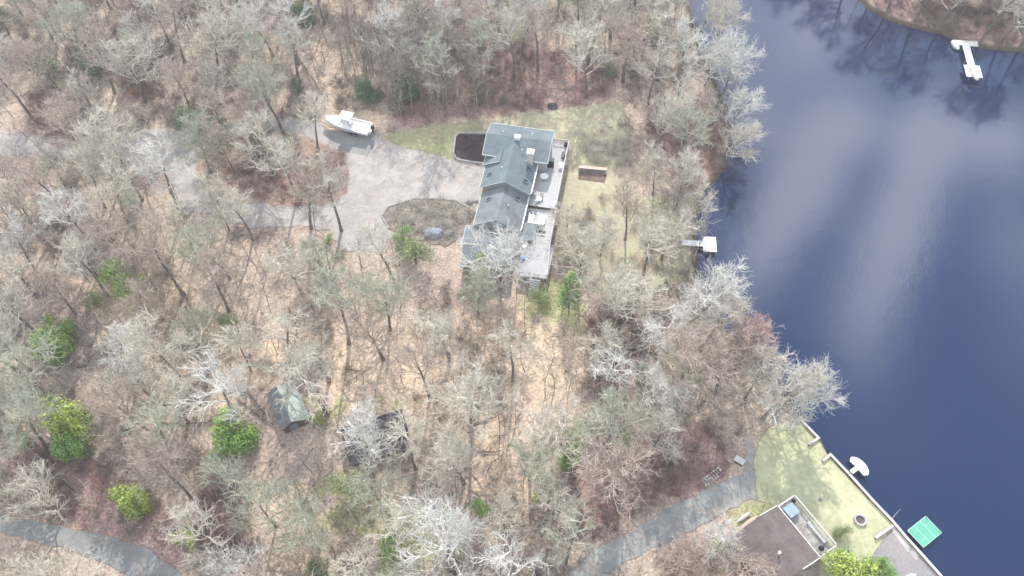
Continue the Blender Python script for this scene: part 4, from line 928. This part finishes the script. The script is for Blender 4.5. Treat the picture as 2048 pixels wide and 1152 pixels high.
for px, py in cells:
    if NTREE[0] >= MAXT: break
    x, y = P(px, py)
    # even density on the ground: thin the nearer (larger) pixels
    if R.random() > (P(px, py)[1]/150)**2*.9+.12: continue
    if bool(inside(np.array([x]), np.array([y]), LAKE)[0]) or float(edist(np.array([x]), np.array([y]), LAKE)[0]) < 1.0: continue
    inh = bool(inside(np.array([x]), np.array([y]), HOLEg)[0])
    if not inh and any(bool(inside(np.array([x]), np.array([y]), pg)[0]) for pg in BASE_NO): continue
    kind = R.choices(['tall', 'wide', 'bushy', 'big'], [5, 4, 2.4, .6])[0]; s_ = R.uniform(.72, 1.06)
    if px > 1690 and py < 120: kind = R.choice(['wide', 'bushy']); s_ = R.uniform(.7, .95)
    cx_, cy_ = Q(x, y, KH[kind]*s_*.72); bad = False
    for i, pg in enumerate(CROWN_NO):
        rp_ = KR[kind]*s_*9.0*(.62 if i in (0, 1, 5, 6, 7, 8, 13, 14, 15, 17, 18, 19) else .0)
        if any(inpx(cx_+a*rp_, cy_+b*rp_, pg) for a, b in ((0, 0), (1, 0), (-1, 0), (0, 1), (0, -1))) and R.random() > CROWN_PROB.get(i, 0): bad = True; break
    if not bad and abs(x-bx[0]) < 8 and bx[1]+1 < y < bx[1]+22: bad = True
    if bad: continue
    md = 5.1 if kind != 'bushy' else 4.2
    if any((x-a)**2+(y-b)**2 < md*md for a, b in TREEPOS): continue
    if px > 1280 and py > 120 and py < 440: tone = R.choices(['tw_pale', 'tw_silver', 'tw_green'], [4, 3, 3])[0]
    elif px > 1690: tone = R.choices(['tw_pale', 'tw_tan'], [1, 1])[0]
    else: tone = R.choices(['tw_pale', 'tw_silver', 'tw_green', 'tw_tan'], [5.5, 2.2, 2, 3])[0]
    tn = {'tw_pale': 'pale grey', 'tw_silver': 'silver white', 'tw_green': 'greenish', 'tw_tan': 'tan brown'}[tone]
    zn = zone_of(px, py); sz = {'bushy': 'bushy', 'tall': 'slim', 'wide': 'spreading', 'big': 'broad'}[kind]
    e = put_tree(x, y, kind, tone, s_, None, 'bare trees '+zn, (R.uniform(-.07, .07), R.uniform(-.05, .05)), zs=R.uniform(.9, 1.12))
    WOODS.setdefault((zn, sz, tn), []).append((cx_, e))
ORD = ['leftmost', 'second from left', 'third from left', 'fourth from left', 'fifth from left', 'sixth from left', 'seventh from left', 'eighth from left', 'ninth from left']
for (zn, sz, tn), L_ in WOODS.items():
    L_.sort(key=lambda q: q[0])
    for i, (_, e) in enumerate(L_):
        pos = '' if len(L_) == 1 else (', '+(('right' if i else 'left')+' one of two' if len(L_) == 2 else 'rightmost such' if i == len(L_)-1 else ORD[i] if i <= len(L_)//2 or i < 5 else ORD[len(L_)-1-i].replace('left', 'right')))
        tag(e, f'{sz} bare {tn} tree {zn}{pos}', 'tree')

# ---- evergreens
def mkleafy(seed, H, rx, ry, z0, nleaf, size, lobes=9, conic=False):
    rng = random.Random(seed); nr = np.random.RandomState(seed); tb = MB()
    tb.tube(branch(rng, (0, 0, -.1), (0, 0, 1), H*.85, 5, .05, .02), [.12, .11, .09, .07, .05, .03], 6)
    L = []
    for i in range(lobes):
        an = rng.uniform(0, 6.28); rr_ = rng.uniform(.15, .72); h = rng.uniform(.1, .95)
        if conic: rr_ *= (1.05-h)
        L.append((rx*rr_*math.cos(an), ry*rr_*math.sin(an), z0+(H-z0)*h*.85, rng.uniform(.30, .5)*(1 if not conic else (1.25-h))))
        tb.tube([(0, 0, max(.5, L[-1][2]*.5)), (L[-1][0], L[-1][1], L[-1][2])], [.05, .02], 4)
    V = []; Fc = []
    for i in range(nleaf):
        l = L[nr.randint(len(L))]; dirn = nr.normal(size=3); dirn /= np.linalg.norm(dirn)
        rad_ = (nr.rand()**.45); c = np.array([l[0], l[1], l[2]])+dirn*rad_*np.array([rx*l[3], ry*l[3], (H-z0)*l[3]*.62])*(1+.25*math.sin(dirn[0]*5+i % 3))
        if c[2] < .25: continue
        nrm = dirn+nr.normal(size=3)*.55; nrm /= np.linalg.norm(nrm)
        a = np.cross(nrm, nr.normal(size=3)); a /= np.linalg.norm(a); b = np.cross(nrm, a); s = size*nr.uniform(.6, 1.3)
        k = len(V); V += [tuple(c-a*s), tuple(c-b*s*.45), tuple(c+a*s), tuple(c+b*s*.45)]; Fc.append((k, k+1, k+2, k+3))
    me1 = bpy.data.meshes.new('trunk'); me1.from_pydata(tb.v, [], tb.f); me1.materials.append(M['bark'])
    me2 = bpy.data.meshes.new('crown'); me2.from_pydata(V, [], Fc); me2.materials.append(M['lf_mid']); me2.update()
    return me1, me2
KINDS['holly'] = [mkleafy(5+i, 6.5, 2.9, 2.7, .5, 7500, .17, 17) for i in range(4)]
KINDS['pine'] = [mkleafy(15+i, 8.5, 2.2, 2.2, .8, 5000, .16, 16, True) for i in range(2)]
KINDS['loose'] = [mkleafy(25+i, 5.0, 3.6, 3.0, .4, 3200, .15, 17) for i in range(2)]
def ever(px, py, kind, tone, rpx, lab, zs=1.0):
    """px, py: where the middle of the crown shows; rpx: its half width in the photo"""
    h = {'holly': 3.2, 'pine': 4.2, 'loose': 2.3}[kind]; x, y = P(px, py, h*.9)
    r = rpx/(FPX/ (CH*1.0/math.cos(TILT)*math.cos(0)) ) if False else abs(P(px+rpx, py, h)[0]-x)
    s_ = r/{'holly': 2.75, 'pine': 2.0, 'loose': 3.3}[kind]
    e = put_tree(x, y, kind, tone, s_, lab, None, zs=zs, name={'holly': 'evergreen_tree', 'pine': 'pine_tree', 'loose': 'evergreen_shrub'}[kind], cat='evergreen')
    return e
for a in [
 (112, 652, 'holly', 'lf_bright', 28, 'bright green evergreen at the far left, upper part of the leaning pair'), (106, 697, 'holly', 'lf_bright', 37, 'wider green evergreen under pale branches at the far left', 1.0),
 (152, 850, 'holly', 'lf_yellow', 50, 'large yellow green evergreen standing free at the lower left', 1.25), (140, 893, 'holly', 'lf_mid', 34, 'darker green evergreen tucked under the large yellow green one'),
 (266, 995, 'holly', 'lf_yellow', 38, 'round yellow green evergreen above the road at the lower left', 1.1), (368, 1072, 'loose', 'lf_yellow', 33, 'small yellow green evergreen under bare branches beside the road'),
 (468, 878, 'holly', 'lf_bright', 48, 'wide green evergreen below the small shed'), (430, 905, 'loose', 'lf_mid', 24, 'small low green shrub at the left foot of the wide evergreen'),
 (245, 565, 'loose', 'lf_bright', 52, 'pale green evergreen seen through bare branches left of the dark curved trunk'), (185, 600, 'loose', 'lf_olive', 30, 'faint olive shrub left of the pale green evergreen'),
 (733, 178, 'holly', 'lf_dark', 24, 'smaller dark evergreen above the boat stern'), (810, 178, 'holly', 'lf_dark', 33, 'larger dark evergreen above the side lawn', 1.15),
 (630, 830, 'loose', 'lf_yellow', 18, 'small yellow green bush against the right side of the shed'), (1690, 1158, 'holly', 'lf_yellow', 54, 'large bright yellow green evergreen at the bottom beside the cottage'),
 (1765, 1132, 'holly', 'lf_mid', 34, 'darker green evergreen at the bottom next to the patio'), (1140, 590, 'pine', 'lf_mid', 34, 'green conifer below the end of the lower deck', 1.0),
 (1078, 592, 'loose', 'lf_olive', 30, 'olive bush under the end of the lower deck'), (1350, 748, 'loose', 'lf_mid', 46, 'dark green evergreen under white branches inland of the lake bend'), (1290, 745, 'loose', 'lf_olive', 30, 'olive evergreen left of the dark green one by the lake bend'),
 (1155, 870, 'loose', 'lf_bright', 36, 'light green shrub under lichen branches at the lower centre'), (1140, 915, 'loose', 'lf_mid', 36, 'mid green shrub right below the light green one at the lower centre'),
 (700, 975, 'loose', 'lf_olive', 46, 'olive green thicket below the dark roofed cabin'), (785, 1085, 'loose', 'lf_bright', 40, 'soft green shrub at the bottom below the cabin'),
 (805, 468, 'loose', 'lf_mid', 28, 'green shrub at the left foot of the island bed'), (830, 510, 'loose', 'lf_olive', 46, 'wide olive evergreen below the island bed'),
 (385, 245, 'loose', 'lf_dark', 42, 'dark evergreen at the left end of the driveway island'), (440, 265, 'loose', 'lf_dark', 40, 'dark evergreen in the middle of the row on the driveway island'), (515, 262, 'loose', 'lf_dark', 34, 'dark evergreen at the right end of the row on the driveway island'),
 (570, 290, 'loose', 'lf_olive', 26, 'olive shrub right of the dark row on the driveway island'), (895, 105, 'loose', 'lf_dark', 40, 'dark evergreen in the woods above the red slope'), (590, 165, 'loose', 'lf_dark', 22, 'small dark shrub beside the sandy clearing'),
 (1310, 48, 'loose', 'lf_yellow', 30, 'yellow green shrub at the top by the narrows'), (1368, 68, 'pine', 'lf_olive', 18, 'small green conifer at the water edge at the top'), (1230, 20, 'loose', 'lf_olive', 26, 'olive shrub at the top edge left of the narrows'),
 (90, 140, 'loose', 'lf_dark', 46, 'dark evergreen thicket at the upper left'), (180, 130, 'loose', 'lf_dark', 34, 'dark green shrub right of the upper left thicket'), (605, 35, 'loose', 'lf_dark', 34, 'dark shrub at the top edge left of centre'), (605, 5, 'loose', 'lf_yellow', 22, 'yellow green patch of shrub at the very top left of centre'),
 (1072, 990, 'loose', 'lf_yellow', 17, 'small yellow shrub beside the pinkish trunk at the lower centre'), (1105, 968, 'loose', 'lf_mid', 20, 'small green shrub right of the small yellow one'),
 (960, 555, 'loose', 'lf_olive', 46, 'yellowish olive shrub just below the garage wing'), (40, 876, 'loose', 'lf_mid', 16, 'small green shrub at the left edge left of the large yellow green tree'), (632, 1135, 'loose', 'lf_dark', 34, 'dark green shrub at the bottom left of centre'),
 (1415, 625, 'loose', 'lf_olive', 26, 'olive shrub at the inner bend of the lake'), (1250, 880, 'loose', 'lf_olive', 34, 'olive shrub beneath the star shaped crown'), (655, 470, 'loose', 'lf_mid', 14, 'small green bush at the left foot of the gravel court'),
 (1690, 1060, 'loose', 'lf_olive', 26, 'brownish olive bush between the cottage deck and the fire ring'), (960, 1010, 'loose', 'lf_mid', 26, 'dull green shrub right of the crooked limbed silver tree'), (460, 640, 'loose', 'lf_olive', 28, 'grey green shrub in the open litter left of centre'),
 (1220, 130, 'loose', 'lf_olive', 24, 'olive shrub at the upper corner of the red slope'), (0, 40, 'loose', 'lf_dark', 30, 'dark shrub in the top left corner')]:
    ever(*a)

# ---- fallen logs
LOGS = [((0, 825), (75, 890), .22, 'thick pale fallen trunk at the far left edge'), ((90, 940), (148, 980), .2, 'pinkish fallen log on the red litter at the lower left'), ((85, 980), (132, 1012), .14, 'thin dark fallen log above the road at the lower left'),
        ((320, 847), (415, 845), .16, 'long thin dark log left of the small shed'), ((300, 808), (352, 806), .12, 'short thin log in the open litter at the left'), ((285, 780), (330, 812), .13, 'slanting pale stick log above the short log at the left'),
        ((420, 842), (500, 842), .16, 'dark log running toward the small shed from the left'), ((475, 800), (545, 850), .2, 'leaning brown log against the left side of the shed'), ((500, 790), (530, 830), .15, 'short brown log beside the shed wall'),
        ((945, 848), (1000, 830), .12, 'thin fallen limb right of the large pale crowned tree'), ((690, 738), (730, 742), .12, 'short dark log on the tan slope right of the shed'), ((1185, 690), (1220, 672), .13, 'short log on the slope inland of the lake bend'),
        ((930, 902), (1000, 903), .14, 'dark log at the foot of the tan slope'), ((20, 690), (60, 640), .13, 'pale fallen limb at the far left above the evergreen'), ((1395, 815), (1410, 800), .2, 'short brown log in the bare patch inland of the lakeside lawn'),
        ((160, 905), (235, 950), .12, 'thin pale stick log right of the large yellow green tree'), ((540, 725), (600, 728), .12, 'dark log lying above the small shed'), ((600, 120), (640, 180), .12, 'thin log beside the sandy clearing above the boat')]
for a, b, r, lab in LOGS:
    p, q = P(*a, .2), P(*b, .2); mb = MB(); n = 7; rg = random.Random(a[0]+7)
    pts = [(p[0]+(q[0]-p[0])*i/n+rg.uniform(-.12, .12), p[1]+(q[1]-p[1])*i/n+rg.uniform(-.12, .12), .16+rg.uniform(0, .12)) for i in range(n+1)]
    mb.tube(pts, [r*(1-.55*i/n) for i in range(n+1)], 7)
    for k in (3, 5): mb.tube([pts[k], (pts[k][0]+rg.uniform(-1, 1), pts[k][1]+rg.uniform(.4, 1.3), .5)], [r*.35, .02], 4)
    tag(mb.build('fallen_log', M['log'], None, True), lab, 'log', 'fallen logs in the woods')

# ---- underbrush: twiggy bare growth nobody could count
def brushobj(name, zones, m, count, seed, h=1.2, twig=.016, label=None, spread=1.0):
    rng = np.random.RandomState(seed); rg = random.Random(seed)
    temps = []
    for k in range(6):
        mb = MB()
        for i in range(15):
            an = rg.uniform(0, 6.28); el = rg.uniform(.5, 1.3); d_ = (math.cos(an)*math.cos(el), math.sin(an)*math.cos(el), math.sin(el))
            pts = branch(rg, (rg.uniform(-.3, .3), rg.uniform(-.3, .3), 0), d_, h*rg.uniform(.6, 1.3), 3, .22, .02)
            mb.tube(pts, [twig*1.2, twig, twig*.8, twig*.5], 3, 0, False)
            for j in (1, 2):
                q = branch(rg, pts[j], perp(rg, np.array(d_), .7), h*.45, 2, .25, .03); mb.tube(q, [twig*.8, twig*.6, twig*.4], 3, 0, False)
        temps.append((np.array([tuple(v) for v in mb.v]), np.array(mb.f)))
    VV = []; FF = []; off = 0; got = 0; tr_ = 0
    while got < count and tr_ < count*40:
        tr_ += 1
        zp = zones[rng.randint(len(zones))] if zones else None
        if zp is not None:
            pa = np.array(zp); x = rng.uniform(pa[:, 0].min(), pa[:, 0].max()); y = rng.uniform(pa[:, 1].min(), pa[:, 1].max())
            if not inside(np.array([x]), np.array([y]), zp)[0]: continue
        else:
            px, py = rng.uniform(-40, 2090), rng.uniform(-30, 1200); x, y = P(px, py)
            if rng.rand() > (y/150)**2+.15: continue
            if mnoise.fractal((x*.07, y*.07, 1), 1, 2, 2) < -.05: continue
            if any(inside(np.array([x]), np.array([y]), pg)[0] for pg in BASE_NO): continue
        if inside(np.array([x]), np.array([y]), LAKE)[0] or any(inside(np.array([x]), np.array([y]), pg)[0] for pg in BASE_NO[2:]) : continue
        v, f = temps[rng.randint(6)]; a = rng.uniform(0, 6.28); s = rng.uniform(.6, 1.4)
        c_, s_ = math.cos(a)*s, math.sin(a)*s
        w_ = np.stack([v[:, 0]*c_-v[:, 1]*s_+x, v[:, 0]*s_+v[:, 1]*c_+y, v[:, 2]*s], 1)
        VV.append(w_); FF.append(f+off); off += len(w_); got += 1
    V = np.concatenate(VV); Fq = np.concatenate(FF)
    me = bpy.data.meshes.new(name); me.vertices.add(len(V)); me.vertices.foreach_set('co', V.astype(np.float32).ravel())
    me.loops.add(Fq.size); me.loops.foreach_set('vertex_index', Fq.ravel().astype(np.int32))
    me.polygons.add(len(Fq)); me.polygons.foreach_set('loop_start', np.arange(0, Fq.size, 4, dtype=np.int32)); me.polygons.foreach_set('loop_total', np.full(len(Fq), 4, np.int32))
    me.update(calc_edges=True); me.materials.append(m)
    o = bpy.data.objects.new(name, me); COL.objects.link(o); tag(o, label, 'underbrush', kind='stuff'); return o
M['tw_brush'] = mat('grey brown brush stems', (.33, .27, .23), .95, .35, .3)
M['tw_redbrush'] = mat('reddish brown brush stems', (.34, .21, .18), .95, .3, .3)
def sticks(count, seed):  # sticks added to give the litter its short dark shadow marks
    rg = random.Random(seed); mb = MB(); got = 0
    while got < count:
        px, py = rg.uniform(-20, 2070), rg.uniform(-20, 1170); x, y = P(px, py)
        if rg.random() > (y/150)**2+.3: continue
        xa, ya = np.array([x]), np.array([y])
        if inside(xa, ya, LAKE)[0] or any(inside(xa, ya, pg)[0] for pg in BASE_NO): continue
        a = rg.uniform(0, 6.28); L = rg.uniform(.6, 3.2); r = rg.uniform(.02, .06); k = rg.uniform(-.3, .3)
        mb.tube([(x, y, .1), (x+L*.5*math.cos(a), y+L*.5*math.sin(a), .13+rg.random()*.15), (x+L*math.cos(a+k), y+L*math.sin(a+k), .1)], [r, r*.8, r*.4], 4, rg.choice([0, 0, 1]), False); got += 1
    tag(mb.build('shadow_mark_sticks', [M['log'], M['tw_pale']], fix=False), 'dark and pale fallen sticks added for the short shadow marks on the forest floor', 'fallen sticks', kind='stuff')
sticks(2600, 5)
brushobj('red_underbrush', Z_RED, M['tw_redbrush'], 1100, 3, 1.5, .02, 'reddish brown twiggy underbrush on the slopes and banks')
brushobj('woodland_underbrush', None, M['tw_brush'], 2400, 4, 1.6, .018, 'tan grey twiggy underbrush under the bare trees')
brushobj('island_underbrush', [HOLEg, poly([(780, 410), (880, 398), (950, 425), (890, 485), (790, 455)]), poly([(1150, 285), (1260, 280), (1262, 330), (1180, 335)])], M['tw_pale'], 260, 5, 1.3, .018, 'pale twiggy growth on the driveway island and garden beds')
def young_trees(count, seed):
    rg = random.Random(seed); T = []
    for k in range(5):
        mb = MB(); H_ = rg.uniform(9, 13); tr = branch(rg, (0, 0, -.1), (rg.uniform(-.1, .1), 0, 1), H_, 8, .05, .02)
        mb.tube(tr, [.085-.007*i for i in range(9)], 4, 0, False)
        for i in range(16):
            q = 3+rg.random()*4.9; j = int(q); p = tr[j]+(tr[j+1]-tr[j])*(q-j); an = rg.uniform(0, 6.28)
            l1 = branch(rg, p, (math.cos(an)*.7, math.sin(an)*.7, .7), rg.uniform(1.5, 3.3), 4, .2, .04); mb.tube(l1, [.032, .028, .024, .02, .012], 3, 0, False)
            for w_ in range(4): mb.tube(branch(rg, l1[rg.randint(1, 3)], perp(rg, np.array([math.cos(an)*.7, math.sin(an)*.7, .7]), .7), rg.uniform(.6, 1.3), 3, .2, .04), [.018, .016, .013, .009], 3, 0, False)
        T.append((np.array([tuple(v) for v in mb.v]), np.array(mb.f)))
    V_ = []; F_ = []; off = 0; got = 0
    while got < count:
        if rg.random() < .12: px, py = rg.uniform(680, 980), rg.uniform(120, 232)
        else: px, py = rg.uniform(-60, 2100), rg.uniform(-60, 1300)
        x, y = P(px, py)
        if rg.random() > (y/150)**2*.9+.15: continue
        xa, ya = np.array([x]), np.array([y])
        if inside(xa, ya, LAKE)[0] or edist(xa, ya, LAKE)[0] < (.8 if px < 1600 or py < 200 else 9) or any(inside(xa, ya, pg)[0] for k, pg in enumerate(BASE_NO) if k != 1): continue
        if inside(xa, ya, BASE_NO[1])[0] and not inside(xa, ya, Z_RED[0])[0]: continue
        if inside(xa, ya, Z_RED[0])[0] and px > 960 and rg.random() < .8: continue
        if abs(x-bx[0]) < 6 and bx[1]-4 < y < bx[1]+14: continue
        v, f = T[rg.randrange(5)]; a = rg.uniform(0, 6.28); s_ = rg.uniform(.75, 1.15); c_, n_ = math.cos(a)*s_, math.sin(a)*s_
        V_.append(np.stack([v[:, 0]*c_-v[:, 1]*n_+x, v[:, 0]*n_+v[:, 1]*c_+y, v[:, 2]*s_], 1)); F_.append(f+off); off += len(v); got += 1
    V = np.concatenate(V_); Fq = np.concatenate(F_); me = bpy.data.meshes.new('young_trees'); me.from_pydata(V.tolist(), [], Fq.tolist()); me.update(); me.materials.append(M['tw_young'])
    o = bpy.data.objects.new('young_trees', me); COL.objects.link(o); tag(o, 'slender bare young trees filling the gaps between the larger ones', 'young trees', kind='stuff')
M['tw_young'] = mat('young tree bark', (.36, .30, .25), .95, .3, .8)
young_trees(620, 77)
brushobj('lawn_edge_underbrush', [poly([(1180, 390), (1290, 400), (1380, 410), (1385, 560), (1200, 580), (1120, 540)]), poly([(1110, 440), (1180, 420), (1190, 580), (1100, 560)]), poly([(1150, 280), (1270, 230), (1330, 350), (1240, 380)])], M['tw_tan'], 190, 9, 1.4, .018, 'thin tan brush scattered over the back lawn and its edge')
print('trees', NTREE[0], 'polys', sum(len(m.polygons) for m in bpy.data.meshes))

# ------------------------------------------------------------------ thin spring haze in the air
hm_ = bpy.data.materials.new('haze'); hm_.use_nodes = True; t = hm_.node_tree
for n in list(t.nodes):
    if n.type == 'BSDF_PRINCIPLED': t.nodes.remove(n)
pv = t.nodes.new('ShaderNodeVolumePrincipled'); pv.inputs['Color'].default_value = (.93, .95, 1, 1); pv.inputs['Density'].default_value = .00045; pv.inputs['Anisotropy'].default_value = .1
t.links.new(pv.outputs[0], t.nodes['Material Output'].inputs['Volume'])
hb = MB(); hb.box((0, 40, 57), (6400, 6400, 120)); tag(hb.build('haze', hm_), kind='stuff')
